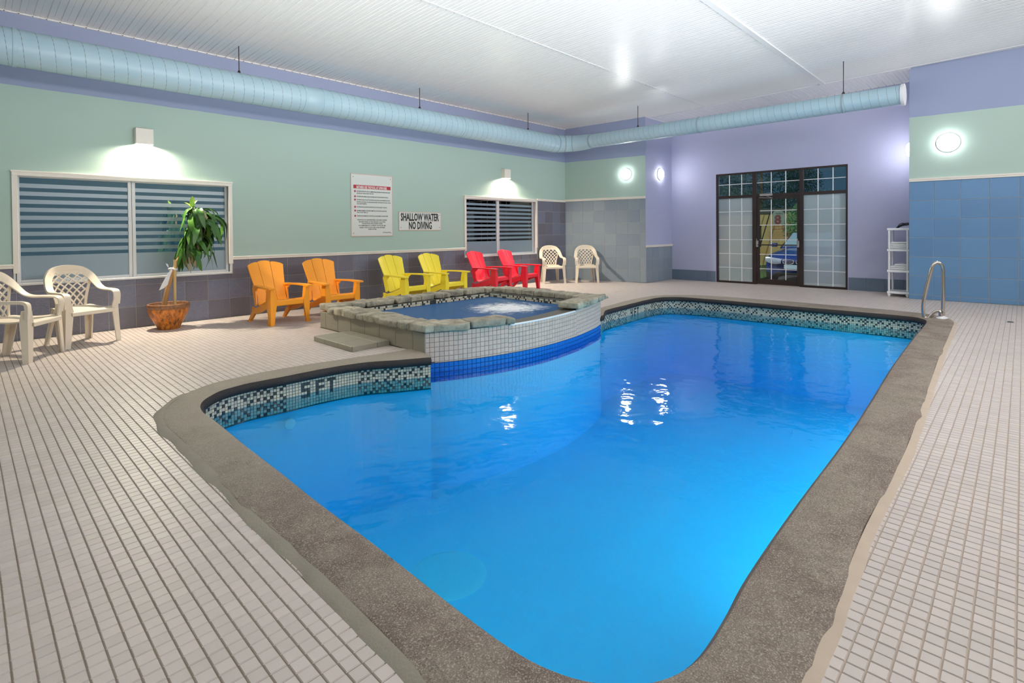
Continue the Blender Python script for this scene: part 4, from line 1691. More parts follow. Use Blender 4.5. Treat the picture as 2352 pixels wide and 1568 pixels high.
def disc(loc, nrm, label, r=.145, d=.07):
    t_ = thing('bulkhead_lamp', label, 'wall lamp', loc, 0, 'round lit wall lamps')
    t_.rotation_euler = Vector((0, 0, 1)).rotation_difference(Vector(nrm)).to_euler()
    MB().lathe([(r + .012, 0), (r + .014, .012), (r + .004, .02)], 32).build('rim', M['white_plastic'], t_, smooth=40)
    MB().lathe([(r, .012), (r * .97, d * .55), (r * .8, d * .85), (r * .45, d), (0, d * 1.03)], 28).build('opal_lens', M['lamp_disc'], t_, smooth=True)
    return t_


uB = (8.70 - 7.02) / abs(dB.y)
disc(onB(uB, 2.64, 0), nB, 'round lit lamp on the green wall by the corner', .13)
disc((12.12, 6.53, 2.655), (0, -1, 0), 'round lit lamp on the narrow lavender return', .13)
disc(onR((1.475 - .94) / abs(dR.y), 2.735, 0), nR, 'round lit lamp on the right wall above the blue tiles', .15)
disc((12.25, 1.475, 2.72), (0, 1, 0), 'round lamp peeping past the edge of the right wall', .13, .10)

# ----------------------------------------------------------------- air duct
duct = thing('air_duct', 'pale blue grey round spiral air duct hung below the ceiling', 'air duct', (0, 0, 0))
DA_Y, DA_Z, RA, RB_ = 8.10, 3.355, .205, .155
DBX, DBZ = 10.35, 3.372


def straight(p0, p1, r, name='duct_section'):
    return MB().tube([p0, p1], r, 40, True).build(name, M['duct'], duct, smooth=50)


def seam(p0, p1, r, pitch):
    p0, p1 = Vector(p0), Vector(p1)
    t_ = (p1 - p0).normalized(); L_ = (p1 - p0).length
    a_ = Vector((0, 0, 1)); b_ = t_.cross(a_)
    pts = []
    n_ = int(L_ / pitch * 20)
    for k in range(n_ + 1):
        s = L_ * k / n_
        an = 2 * PI * s / pitch
        pts.append(p0 + t_ * s + (a_ * math.cos(an) + b_ * math.sin(an)) * (r + .0005))
    mb = MB()
    # flat rib: small ridge with 3-sided section
    vs, fs = [], []
    for k, p in enumerate(pts):
        c_ = p0 + t_ * (L_ * k / n_)
        rad = (p - c_).normalized()
        vs += [tuple(p - t_ * .004), tuple(p + rad * .0028), tuple(p + t_ * .004)]
    for k in range(n_):
        i = 3 * k
        fs += [(i, i + 1, i + 4, i + 3), (i + 1, i + 2, i + 5, i + 4)]
    mb.add(vs, fs)
    return mb.build('spiral_seam', M['duct_seam'], duct)


xA = [-2.9, .45, 3.78, 6.95, 9.75]
for xa, xb in zip(xA, xA[1:]):
    straight((xa, DA_Y, DA_Z), (xb, DA_Y, DA_Z), RA)
seam((-.2, DA_Y, DA_Z), (9.75, DA_Y, DA_Z), RA, .135)
for x_ in (.45, 3.72, 4.02, 6.95):
    MB().lathe([(RA, -.02), (RA + .007, -.018), (RA + .008, 0), (RA + .007, .018), (RA, .02)], 40, (x_, DA_Y, DA_Z), 'x').build('collar', M['duct'], duct, smooth=50)
MB().lathe([(RA, 0), (RA + .003, .005), (RA + .003, .29), (RA, .295)], 40, (3.725, DA_Y, DA_Z), 'x').build('coupling', M['duct'], duct, smooth=50)
pts, rr = [], []
for k in range(13):
    an = PI / 2 * k / 12
    rad = .55
    pts.append((9.80 + rad * math.sin(an), DA_Y - rad + rad * math.cos(an), DA_Z + (DBZ - DA_Z) * k / 12)); rr.append(RA + (RB_ - RA) * (k / 12) ** 1.3 * .6 + .004)
pts = [(9.74, DA_Y, DA_Z)] + pts + [(DBX, 7.35, DBZ)]; rr = [RA + .004] + rr + [RB_ + .01]
MB().tube(pts, rr, 40).build('elbow', M['duct'], duct, smooth=50)
for k in (3, 6, 9):
    P_ = Vector(pts[k]); t_ = (Vector(pts[k + 1]) - Vector(pts[k - 1])).normalized()
    MB().tube([P_ - t_ * .01, P_ + t_ * .01], rr[k] + .006, 40).build('elbow_rib', M['duct_seam'], duct, smooth=50)
for ya, yb in ((7.35, 4.70), (4.70, 2.19), (2.19, 1.39)):
    straight((DBX, ya, DBZ), (DBX, yb, DBZ), RB_)
seam((DBX, 7.35, DBZ), (DBX, 1.40, DBZ), RB_, .12)
for y_ in (7.33, 4.70, 2.19):
    MB().lathe([(RB_, -.012), (RB_ + .006, -.01), (RB_ + .006, .01), (RB_, .012)], 40, (DBX, y_, DBZ), 'y').build('collar', M['duct_seam'], duct, smooth=50)
tag(MB().lathe([(0, 0), (RB_ + .012, 0), (RB_ + .014, .01), (RB_ + .012, .045), (0, .05)], 40, (DBX, 1.35, DBZ), 'y').build('end_cap', M['duct_cap'], duct, smooth=40), 'white round end cap')
for (x_, y_, zt, r_0) in ((2.81, DA_Y, DA_Z, RA), (5.97, DA_Y, DA_Z, RA), (8.97, DA_Y, DA_Z, RA), (DBX, 6.1, DBZ, RB_), (DBX, 2.19, DBZ, RB_)):
    b = MB(); b.tube([(x_, y_, zt + r_0 - .01), (x_, y_, zc(y_) + .005)], .0065, 8)
    b.lathe([(.0, .0), (.02, .002), (.022, .02), (.012, .045), (0, .05)], 10, (x_, y_, zt + r_0 - .005))
    b.build('hanger_rod', M['rod'], duct, smooth=50)


# ----------------------------------------------------------------- adirondack chairs
def adirondack(mat, label, loc, rz, group):
    t_ = thing('adirondack_chair', label, 'chair', loc, rz, group)
    m_ = M[mat]
    # three long slats running from the seat front up the back
    prof = catmull([(-.035, .300, 0), (-.03, .328, 0), (.0, .342, 0), (.10, .335, 0), (.24, .295, 0), (.36, .255, 0), (.43, .245, 0), (.475, .28, 0), (.52, .37, 0), (.60, .52, 0), (.69, .69, 0), (.775, .86, 0)], 4)
    D = [0]
    for a_, b_ in zip(prof, prof[1:]): D.append(D[-1] + (b_ - a_).length)
    def PR(s):
        s = max(0, min(D[-1], s))
        for i in range(len(D) - 1):
            if D[i + 1] >= s:
                k = (s - D[i]) / max(1e-9, D[i + 1] - D[i])
                return prof[i].lerp(prof[i + 1], k)
        return prof[-1]
    def hw_(s):    # half width of the whole board set
        f = s / D[-1]
        return .235 if f < .4 else .235 - .03 * min(1, (f - .4) / .12) if f < .52 else .205 + .07 * (f - .52) / .48
    for k in (-1, 0, 1):
        rows = []
        N_ = 26
        for i in range(N_ + 1):
            row = []
            for j in range(6):
                uu = -1 + 2 * j / 5
                f = (k + uu * .5 * .965) / 1.5
                smax = D[-1] - .075 * f * f - (.006 if k else 0) - .012 * abs(uu) ** 4
                s = smax * i / N_
                P_ = PR(s)
                x_ = f * hw_(s)
                back = max(0, (s / D[-1] - .5) * 2)
                curl = .05 * f * f * back + .002 * uu * uu
                row.append(Vector((x_, P_.x - curl, P_.y + curl * .4)))
            rows.append(row)
        MB().grid(rows, .014).build('slat', m_, t_, smooth=45)
    # front rail
    MB().box(-.245, .245, -.045, -.015, .262, .335, .008).build('front_rail', m_, t_)
    for s in (-1, 1):
        # front leg: wide board tapering to the foot, L section
        b = MB()
        X = s * .262
        def leg_poly(z): return None
        vs, fs = [], []
        secs = [(0, .052, .075), (.12, .06, .085), (.24, .075, .11), (.34, .085, .13), (.52, .068, .10)]
        for (z_, wx_, wy_) in secs:
            cx_ = X + s * (.012 if z_ == 0 else .0)
            for (aa, bb_) in ((-.5, 0), (.5, 0), (.5, 1), (-.5, 1)):
                vs.append((cx_ + aa * wx_ * .55, -.055 + bb_ * wy_, z_))
        for i in range(len(secs) - 1):
            for k in range(4):
                fs.append((4 * i + k, 4 * i + (k + 1) % 4, 4 * i + 4 + (k + 1) % 4, 4 * i + 4 + k))
        fs += [(3, 2, 1, 0), tuple(4 * (len(secs) - 1) + k for k in range(4))]
        b.add(vs, fs)
        # front facing flange
        vs, fs = [], []
        for (z_, wx_) in ((0, .05), (.15, .066), (.27, .085), (.34, .085), (.52, .05)):
            xo = X + s * .018
            vs += [(xo, -.062, z_), (xo - s * wx_, -.062, z_), (xo - s * wx_, -.045, z_), (xo, -.045, z_)]
        for i in range(4):
            for k in range(4):
                fs.append((4 * i + k, 4 * i + (k + 1) % 4, 4 * i + 4 + (k + 1) % 4, 4 * i + 4 + k))
        fs += [(3, 2, 1, 0), (16, 17, 18, 19)]
        b.add(vs, fs)
        b.build('front_leg', m_, t_)
        # side rail to the back leg
        sr = MB().prism([(-.04, .335), (.06, .32), (.28, .245), (.46, .20), (.55, .215), (.545, .14), (.42, .125), (.25, .16), (.05, .235), (-.04, .262)], X - .012, X + .012, 'x')
        sr.build('side_rail', m_, t_)
        bl = MB().prism([(.40, .20), (.52, .20), (.685, .0), (.62, .0), (.50, .10)], X - .016 - s * .01, X + .016 - s * .01, 'x')
        bl.box(X - .03, X + .012, .615, .65, 0, .012)
        bl.build('rear_leg', m_, t_)
        # armrest
        rows = []
        for i in range(13):
            f = i / 12
            y_ = -.10 + f * .66
            w_ = .115 * (1 - .5 * f) * (1 if f > .06 else .82)
            xc = s * (.275 + .018 * math.sin(PI * min(1, f * 1.3)) - .05 * f * f)
            z_ = .525 + .006 * math.sin(PI * f)
            rows.append([Vector((xc + (j / 3 - .5) * w_, y_, z_ - .004 * abs(j / 3 - .5))) for j in range(4)])
        arm = MB().grid(rows, .022).build('armrest', m_, t_, smooth=45)
        # bracket from the arm down behind
        MB().prism([(.40, .515), (.56, .515), (.60, .47), (.52, .22), (.47, .24), (.50, .44)], X - .01 - s * .03, X + .01 - s * .03, 'x').build('arm_bracket', m_, arm)
    return t_


gC = 'adirondack chairs along the left wall'
adirondack('orange_plastic', 'orange plastic adirondack chair nearest the potted plant', (3.19, 7.44, 0), R(3), gC)
adirondack('orange_plastic', 'orange plastic adirondack chair on the right of its pair, partly behind the whirlpool corner', (3.98, 7.42, 0), R(1), gC)
adirondack('yellow_plastic', 'yellow plastic adirondack chair on the left of its pair', (5.42, 7.52, 0), R(4), gC)
adirondack('yellow_plastic', 'yellow plastic adirondack chair on the right, next to the red pair', (6.33, 7.58, 0), R(5), gC)
adirondack('red_plastic', 'red plastic adirondack chair on the left, next to the yellow pair', (7.64, 7.66, 0), R(9), gC)
adirondack('red_plastic', 'red plastic adirondack chair on the right, nearest the beige chairs', (8.60, 7.72, 0), R(9), gC)


# ----------------------------------------------------------------- beige stacking chairs
def monobloc(label, loc, rz, group):
    t_ = thing('plastic_armchair', label, 'chair', loc, rz, group)
    m_ = M['beige_plastic']
    # seat: front at y=-.21
    rows = []
    for i in range(10):
        f = i / 9
        y_ = -.235 + f * .44
        z_ = .415 - .02 * math.sin(PI * min(1, f * 1.1)) - (.028 if i == 0 else 0)
        hw2 = .245 - .045 * f
        rows.append([Vector((hw2 * (j / 8 * 2 - 1), y_ - .03 * (1 - (j / 4 - 1) ** 2) * (1 - f), z_ + .012 * (j / 4 - 1) ** 2)) for j in range(9)])
    seat = MB().grid(rows, .014).build('seat', m_, t_, smooth=50)
    MB().box(-.22, .22, -.262, -.246, .355, .40, .005).build('seat_apron', m_, seat)
    # arm and hoop: one continuous band
    pts = catmull([(.272, -.225, .44), (.278, -.232, .55), (.275, -.205, .596), (.278, -.10, .606), (.283, .03, .61), (.275, .10, .64), (.262, .155, .705), (.235, .205, .785), (.17, .245, .855), (.085, .262, .885), (0, .267, .892),
                   (-.085, .262, .885), (-.17, .245, .855), (-.235, .205, .785), (-.262, .155, .705), (-.275, .10, .64), (-.283, .03, .61), (-.278, -.10, .606), (-.275, -.205, .596), (-.278, -.232, .55), (-.272, -.225, .44)], 4)
    vs, fs = [], []
    n_ = len(pts)
    for i, p in enumerate(pts):
        t2 = (pts[min(i + 1, n_ - 1)] - pts[max(i - 1, 0)]).normalized()
        # the band is wide across: blend between sideways on arms and inwards on hoop
        f = max(0, min(1, (p.z - .62) / .18))
        wdir = Vector((p.x, 0, 0)).normalized() if abs(p.x) > .02 else Vector((0, 0, 0))
        inw = Vector((-p.x * .9, 0, -(p.z - .62)))
        inw = inw.normalized() if inw.length > 1e-4 else Vector((0, 0, -1))
        a_ = (-wdir).lerp(inw, f)
        a_ = (a_ - t2 * a_.dot(t2)).normalized()
        b_ = t2.cross(a_)
        w_ = .058 + .012 * f
        th = .015
        for (aa, bb_) in ((-.25, -1), (.5, -.9), (.98, -.4), (.98, .4), (.5, .9), (-.25, 1)):
            q = p + a_ * (aa * w_) + b_ * (bb_ * th)
            vs.append(tuple(q))
    for i in range(n_ - 1):
        for k in range(6):
            fs.append((6 * i + k, 6 * i + (k + 1) % 6, 6 * i + 6 + (k + 1) % 6, 6 * i + 6 + k))
    fs += [tuple(range(6))[::-1], tuple(6 * (n_ - 1) + k for k in range(6))]
    MB().add(vs, fs).build('arm_hoop', m_, t_, smooth=50)
    # lattice back
    def S(u_, v_):   # u -1..1, v 0..1
        z_ = .405 + .455 * v_
        w_ = .145 + .085 * min(1, v_ / .75) ** 1.5 if v_ < .75 else math.sqrt(max(0, .23 ** 2 * (1 - ((v_ - .75) / .31) ** 2)))
        y_ = .195 + .075 * v_ - .05 * u_ * u_ * (.4 + .6 * v_)
        return Vector((u_ * w_, y_, z_))
    lat = MB()
    def strip(pts_uv, wd, th=.012):
        P_ = [S(*q) for q in pts_uv]
        vs, fs = [], []
        for i, p in enumerate(P_):
            t2 = (P_[min(i + 1, len(P_) - 1)] - P_[max(i - 1, 0)]).normalized()
            sd = t2.cross(Vector((0, -1, 0))).normalized()
            for (aa, yy) in ((-.5, -th / 2), (.5, -th / 2), (.5, th / 2), (-.5, th / 2)):
                q = p + sd * aa * wd
                vs.append((q.x, q.y + yy, q.z))
        for i in range(len(P_) - 1):
            for k in range(4):
                fs.append((4 * i + k, 4 * i + (k + 1) % 4, 4 * i + 4 + (k + 1) % 4, 4 * i + 4 + k))
        fs += [(3, 2, 1, 0), tuple(4 * (len(P_) - 1) + k for k in range(4))]
        lat.add(vs, fs)
    for sgn in (-1, 1):
        for k in range(-8, 9):
            c0 = k * .42
            q = []
            for i in range(25):
                v_ = i / 24 * .93
                # lower part stretches: the diamonds get taller towards the seat
                u_ = c0 + sgn * (2.1 * v_ ** 1.15)
                if abs(u_) <= 1.0: q.append((u_, v_))
            if len(q) > 2: strip(q, .0155)
    for s in (-1, 1):
        strip([(s * .97, i / 20 * .9) for i in range(21)], .03)
    strip([(-1 + 2 * i / 12, .012) for i in range(13)], .03)
    strip([(-.9 + 1.8 * i / 12, .88 + .045 * (1 - (i / 6 - 1) ** 2)) for i in range(13)], .045)
    lat.build('backrest', m_, t_)
    for s in (-1, 1):
        # front leg, angled channel, tapering
        b = MB(); vs, fs = [], []
        secs = [(0, .29, -.245, .05, .05), (.2, .28, -.238, .062, .06), (.41, .272, -.232, .075, .07), (.52, .274, -.236, .05, .055)]
        for (z_, x_, y_, wx_, wy_) in secs:
            X = s * x_
            vs += [(X, y_, z_), (X - s * wx_, y_ - .008, z_), (X - s * wx_, y_ + .008, z_), (X - s * .012, y_ + .014, z_), (X - s * .012, y_ + wy_, z_), (X + s * .004, y_ + wy_, z_)]
        for i in range(len(secs) - 1):
            for k in range(6):
                fs.append((6 * i + k, 6 * i + (k + 1) % 6, 6 * i + 6 + (k + 1) % 6, 6 * i + 6 + k))
        fs += [tuple(range(6))[::-1], tuple(6 * (len(secs) - 1) + k for k in range(6))]
        b.add(vs, fs); b.build('front_leg', m_, t_)
        b = MB(); vs, fs = [], []
        secs = [(0, .235, .275, .045, .05), (.2, .218, .235, .055, .06), (.40, .20, .195, .065, .07)]
        for (z_, x_, y_, wx_, wy_) in secs:
            X = s * x_
            vs += [(X, y_, z_), (X - s * wx_, y_ + .006, z_), (X - s * wx_, y_ - .01, z_), (X - s * .012, y_ - .014, z_), (X - s * .012, y_ - wy_, z_), (X + s * .004, y_ - wy_, z_)]
        for i in range(len(secs) - 1):
            for k in range(6):
                fs.append((6 * i + k, 6 * i + (k + 1) % 6, 6 * i + 6 + (k + 1) % 6, 6 * i + 6 + k))
        fs += [tuple(range(6))[::-1], tuple(6 * (len(secs) - 1) + k for k in range(6))]
        b.add(vs, fs); b.build('rear_leg', m_, t_)
    return t_


gP = 'beige plastic lattice back armchairs'
monobloc('beige plastic armchair under the near window, cut off by the photo edge', (.41, 7.43, 0), R(56), gP)
monobloc('beige plastic armchair under the near window, whole, left of the plant', (.97, 7.95, 0), R(21), gP)
monobloc('beige plastic armchair standing in the room corner', (10.06, 8.33, 0), R(-36), gP)
monobloc('beige plastic armchair against the grey tiles, casting a shadow', (10.72, 7.78, 0), R(-48), gP)

# ----------------------------------------------------------------- potted plant
plant = thing('potted_dracaena', 'drooping green dracaena in a brown orange glazed pot', 'plant', (1.93, 8.27, 0))
a = NT('glazed_pot')
v = a.coords()
mp = a.n('ShaderNodeMapping'); mp.inputs['Scale'].default_value = (1, 1, .45); mp.inputs['Rotation'].default_value = (.5, .3, 0); a.l(v, mp.inputs['Vector'])
n1 = a.noise(mp.outputs[0], 26, 5, .7)
s_ = a.n('ShaderNodeSeparateXYZ'); a.l(v, s_.inputs[0])
c = a.ramp(n1, [(.35, srgb(96, 66, 42)), (.5, srgb(186, 108, 36)), (.65, srgb(226, 138, 48))])
bandf = a.math('MULTIPLY', a.math('GREATER_THAN', s_.outputs[2], .275), .75)
c = a.mix(bandf, c, srgb(120, 92, 70))
a.col(c).rough(.3)
a.bump(n1, .8, .01)
pot_m = a.m
pot = MB().lathe([(.0, .0), (.125, .0), (.135, .012), (.135, .03), (.175, .10), (.218, .19), (.235, .25), (.238, .285), (.246, .29), (.25, .31), (.246, .335), (.232, .34), (.222, .335), (.218, .30), (.20, .275), (0, .27)], 48).build('pot', pot_m, plant, smooth=50)
MB().lathe([(0, .295), (.12, .293), (.214, .288)], 32).build('soil', simple('soil', srgb(84, 56, 38), .9, .3, 40, .8, 60), pot, smooth=True)
a = NT('dracaena_cane')
v = a.coords()
w_ = a.n('ShaderNodeTexWave', wave_type='BANDS', bands_direction='Z'); w_.inputs['Scale'].default_value = 22; w_.inputs['Distortion'].default_value = 2
a.l(v, w_.inputs['Vector'])
a.col(a.mix(w_.outputs['Fac'], srgb(150, 108, 66), srgb(192, 150, 100))).rough(.8)
a.bump(w_.outputs['Fac'], .3, .004)
cane_m = a.m
Trunk = catmull([(-.06, -.02, .28), (-.02, -.02, .50), (.04, -.02, .72), (.11, -.03, .90), (.20, -.04, 1.15), (.27, -.05, 1.40), (.29, -.05, 1.62)], 5)
MB().tube(Trunk, [.034 - .018 * i / (len(Trunk) - 1) for i in range(len(Trunk))], 12).build('cane', cane_m, plant, smooth=60)
MB().tube([(.06, -.045, .28), (.072, -.05, .92)], .019, 10).build('support_stake', simple('pale_bamboo', srgb(206, 176, 120), .6, .08, 10), plant, smooth=60)
tie = MB()
tie.tube([(.05 + .045 * math.cos(q), -.035 + .045 * math.sin(q), .80 + .01 * math.sin(2 * q)) for q in np.linspace(0, 2 * PI, 14)[:-1]], .012, 6, closed=True)
tie.grid([[Vector((.02, -.085, .80)), Vector((.03, -.085, .78))], [Vector((-.03, -.10, .74)), Vector((.0, -.10, .71))], [Vector((-.09, -.10, .62)), Vector((-.03, -.10, .60))], [Vector((-.13, -.10, .53)), Vector((-.075, -.10, .555))]], .003)
tie.grid([[Vector((.01, -.085, .80)), Vector((.02, -.085, .775))], [Vector((-.03, -.09, .84)), Vector((-.01, -.09, .82))], [Vector((-.045, -.09, .88)), Vector((-.02, -.09, .87))]], .003)
tag(tie.build('ribbon', M['towel'], plant, smooth=60), 'white cloth ribbon tied round the cane')


def leaf_mesh(L_, W_, droop, dead, seed):
    rows = []
    N_ = 9
    p = Vector((0, 0, 0)); ang = R(38 if not dead else 15)
    for i in range(N_ + 1):
        f = i / N_
        w_ = W_ * (math.sin(PI * min(1, (f * .93 + .05))) ** .7) * (1 if f < .97 else .3) + .002
        fold = .28 * w_
        wob = .012 * math.sin(seed * 3 + f * 7)
        rows.append([p + Vector((0, -w_ / 2, fold)), p + Vector((0, -w_ / 4, fold * .3)) , p + Vector((0, wob * .3, 0)), p + Vector((0, w_ / 4, fold * .3)), p + Vector((0, w_ / 2, fold))])
        ang -= droop * (1.35 if f < .6 else .6) / N_
        ang = max(ang, R(-88))
        p = p + Vector((math.cos(ang), wob, math.sin(ang))) * (L_ / N_)
    me = MB().grid(rows).mesh('leaf')
    for q in me.polygons: q.use_smooth = True
    return me


def leaf_mat(name, c1, c2):
    a = NT(name)
    v = a.coords()
    oi = a.n('ShaderNodeObjectInfo')
    mp = a.n('ShaderNodeMapping'); mp.inputs['Scale'].default_value = (2, 30, 2); a.l(v, mp.inputs['Vector'])
    f = a.noise(mp.outputs[0], 3, 3)
    c = a.mix(a.math('ADD', a.math('MULTIPLY', f, .5), a.math('MULTIPLY', oi.outputs['Random'], .6)), c1, c2)
    a.col(c).rough(.33)
    a.b.inputs['Subsurface Weight'].default_value = 0
    return a.m


lf_g = leaf_mat('green_leaf', srgb(28, 74, 32), srgb(92, 142, 52))
lf_y = leaf_mat('fresh_leaf', srgb(120, 180, 50), srgb(180, 216, 90))
lf_b = leaf_mat('withered_leaf', srgb(120, 124, 84), srgb(206, 184, 146))
variants = []
for k in range(8):
    me = leaf_mesh((.44, .50, .56, .40, .60, .48, .52, .36)[k], (.078, .088, .094, .07, .088, .082, .09, .066)[k], (2.3, 2.5, 2.2, 2.6, 2.4, 2.1, 2.7, 2.2)[k], False, k)
    me.materials.append(lf_g); variants.append(me)
dead = []
for k in range(2):
    me = leaf_mesh(.42, .032, 2.8, True, k + 20); me.materials.append(lf_b); dead.append(me)
fresh = leaf_mesh(.17, .055, .5, False, 3); fresh.materials.append(lf_y)
lr = random.Random(21)
for k in range(170):
    f = (k + .5) / 170
    h = .98 + .64 * (1 - (1 - f) ** 1.0)
    cp = min(Trunk, key=lambda p: abs(p.z - h))
    az = k * 2.39996 + lr.uniform(-.3, .3)
    # crown hangs further to the right
    me = dead[k % 2] if lr.random() < .24 else variants[lr.randrange(8)]
    o = link('leaf', me, plant, (cp.x + .02 * math.cos(az) + .07, cp.y + .02 * math.sin(az), h), (lr.uniform(-.35, .35), lr.uniform(-.25, .45), az))
    s = lr.uniform(.72, 1.0) * (.78 + .25 * f)
    sx = 1.0 + (.34 if math.cos(az) > .2 else -.38 if math.cos(az) < -.3 else 0)
    if math.sin(az) > .2: sx *= .75      # behind, towards the window
    o.scale = (s * max(.5, sx), s, s)
for k in range(3):
    link('leaf', fresh, plant, (Trunk[-1].x, Trunk[-1].y, 1.60), (0, R(-60 + k * 18), R(-100 + k * 118))).scale = (.9 + .2 * (k == 0),) * 3

# ----------------------------------------------------------------- white shelf, towels, bag
shelf = thing('shelving_unit', 'white plastic four tier shelf in the alcove by the right wall', 'shelf', (11.95, 1.49, 0))
SX, SY = .44, .335
for z0, z1 in ((.058, .098), (.452, .496), (.842, .882), (1.228, 1.270)):
    b = MB(); b.box(0, SX, 0, SY, z0, z1, .004)
    b.build('shelf_tier', M['white_plastic'], shelf)
for x_ in (.028, SX - .028):
    for y_ in (.028, SY - .028):
        b = MB()
        for z0, z1 in ((.0, .058), (.098, .452), (.496, .842), (.882, 1.228)):
            b.lathe([(.014, z0), (.016, z0 + .01), (.018, z0 + .012), (.018, z1 - .012), (.021, z1 - .01), (.021, z1)], 14, (x_, y_, 0))
        b.lathe([(.024, .02), (.024, .06)], 14, (x_, y_, 0))
        b.build('shelf_post', M['white_plastic'], shelf, smooth=40)


def towel(label, x, y, z, w, d, h, seed):
    bm = bmesh.new()
    bmesh.ops.create_cube(bm, size=1)
    for v_ in bm.verts: v_.co = Vector((v_.co.x * w, v_.co.y * d, v_.co.z * h))
    bmesh.ops.bevel(bm, geom=list(bm.edges), offset=h * .42, segments=3, profile=.5, affect='EDGES')
    bmesh.ops.subdivide_edges(bm, edges=[e for e in bm.edges if e.calc_length() > .06], cuts=4, use_grid_fill=True)
    for v_ in bm.verts:
        n_ = noise.noise(v_.co * 14 + Vector((seed, 0, 0)))
        v_.co.z += n_ * .006; v_.co.y += noise.noise(v_.co * 9 + Vector((0, seed, 0))) * .01
    me = bpy.data.meshes.new('folded_towel'); bm.to_mesh(me); bm.free()
    for p in me.polygons: p.use_smooth = True
    me.materials.append(M['towel'])
    o = link('folded_towel', me, None, (x, y, z + h / 2 + .004), (0, 0, R(rnd.uniform(-3, 3))))
    tag(o, label, 'towel', 'folded white towels on the shelf')


zz = .882
for k, (w_, lb) in enumerate(((.27, 'folded white towel, lowest in the upper stack'), (.275, 'folded white towel, second in the upper stack'), (.26, 'folded white towel, third in the upper stack'), (.25, 'folded white towel on top of the upper stack'))):
    towel(lb, 12.15, 1.655, zz, .34, w_, .030, k); zz += .032
zz = .496
for k, (w_, lb) in enumerate(((.27, 'folded white towel, lowest in the lower stack'), (.26, 'folded white towel, middle one of the lower stack'), (.20, 'folded white towel on top of the lower stack'))):
    towel(lb, 12.15, 1.655 - .03 * (k == 2), zz, .34, w_, .034, k + 7); zz += .036
bag = MB()
rows = []
for i in range(9):
    f = i / 8
    row = []
    for j in range(9):
        q = j / 8
        hgt = .095 * (math.sin(PI * min(1, q * .55 + .0)) ** .6 if q > 0 else 0) * (math.sin(PI * (.1 + .8 * f)) ** .5)
        row.append(Vector((.06 + f * .28, .20 - q * .19 + .01 * noise.noise(Vector((i, j, 2))), hgt + .006 * noise.noise(Vector((i * .9, j * .9, 0))) + .003)))
    rows.append(row)
bag.grid(rows, .006)
bo = thing('black_bag', 'black cloth bag lying on top of the white shelf', 'bag', (11.95, 1.50, 1.27))
bag.build('bag_body', M['black_cloth'], bo, smooth=True)
MB().tube(catmull([(.07, .18, .012), (.06, .14, .07), (.055, .08, .085), (.06, .03, .04)], 5), .006, 6).build('strap', M['black_cloth'], bo, smooth=True)

# ----------------------------------------------------------------- pool hand rail
hr = thing('pool_handrail', 'polished steel grab rail at the far corner of the pool', 'handrail', (9.4, .8, 0))
path = catmull([(.06, 0, -.01), (.06, .0, .25), (.06, .0, .60), (.055, .01, .735), (.03, .055, .785), (.0, .10, .755), (-.01, .13, .65), (-.01, .17, .45), (-.012, .205, .25), (-.012, .212, .12), (-.012, .20, .02), (-.012, .165, .0), (-.01, .13, .03), (-.008, .09, .085), (-.006, .05, .115), (-.006, .022, .095), (-.006, .018, .04), (-.006, .018, -.01)], 6)
MB().tube(path, .0225, 14).build('rail', M['steel'], hr, smooth=60)
for (x_, y_) in ((.06, 0), (-.006, .018)):
    MB().lathe([(.0, .012), (.055, .012), (.055, .022), (.045, .030), (.024, .034), (.0235, .045)], 20, (x_, y_, 0)).build('escutcheon', M['white_plastic'], hr, smooth=40)
# small floor drain on the right
dr = thing('floor_drain', 'small dark floor drain slot on the right deck', 'drain', (9.72, .12, 0))
MB().box(-.06, .06, -.035, .035, -.002, .0035, .001).build('grate_frame', M['closer'], dr)
for k in range(5):
    MB().box(-.05 + k * .022, -.042 + k * .022, -.028, .028, .003, .0045).build('slot', M['ink'], dr)

# ----------------------------------------------------------------- outside
GZ = -.20
M['asphalt'] = simple('asphalt', srgb(96, 96, 104), .8, .2, 12, .4, 80)
M['walk'] = simple('concrete_walk', srgb(188, 168, 150), .8, .1, 5, .2, 60)
M['lawn'] = simple('lawn_soil', srgb(64, 100, 50), .9, .3, 14, .6, 60)
ground = MB().box(13.0, 40, -20, 30, GZ - .1, GZ)
tag(ground.build('parking_ground', M['asphalt']), 'dark asphalt outside the glass door', kind='structure')
tag(MB().box(12.93, 14.0, -2, 8.9, -.19, -.02).build('door_path', M['walk']), 'pale concrete path outside the glass door', kind='structure')
tag(MB().box(-14, 13.0, 9.0, 30, GZ - .1, GZ).build('yard_ground', M['lawn']), 'dark yard outside the striped windows', kind='structure')
lawn = MB().prism([(14.3, 5.3), (22, 5.6), (22, 14), (14.3, 14)], GZ, GZ + .08, 'z')
tag(lawn.build('lawn', M['lawn']), 'green lawn outside left of the parked car', kind='structure')
# stuff: grass blades on the lawn
gr = MB(); g2 = random.Random(4)
for k in range(2600):
    x_, y_ = g2.uniform(14.4, 17), g2.uniform(5.35, 8.2)
    h_ = g2.uniform(.06, .16); an = g2.uniform(0, 6.28); dx, dy = math.cos(an) * .006, math.sin(an) * .006
    lx, ly = g2.uniform(-.05, .05), g2.uniform(-.05, .05)
    gr.add([(x_ - dx, y_ - dy, GZ + .07), (x_ + dx, y_ + dy, GZ + .07), (x_ + lx, y_ + ly, GZ + .07 + h_)], [(0, 1, 2)])
tag(gr.build('grass', simple('grass_blade', srgb(96, 140, 62), .7, .2, 5)), 'short green grass on the lawn outside the door', 'grass', kind='stuff')
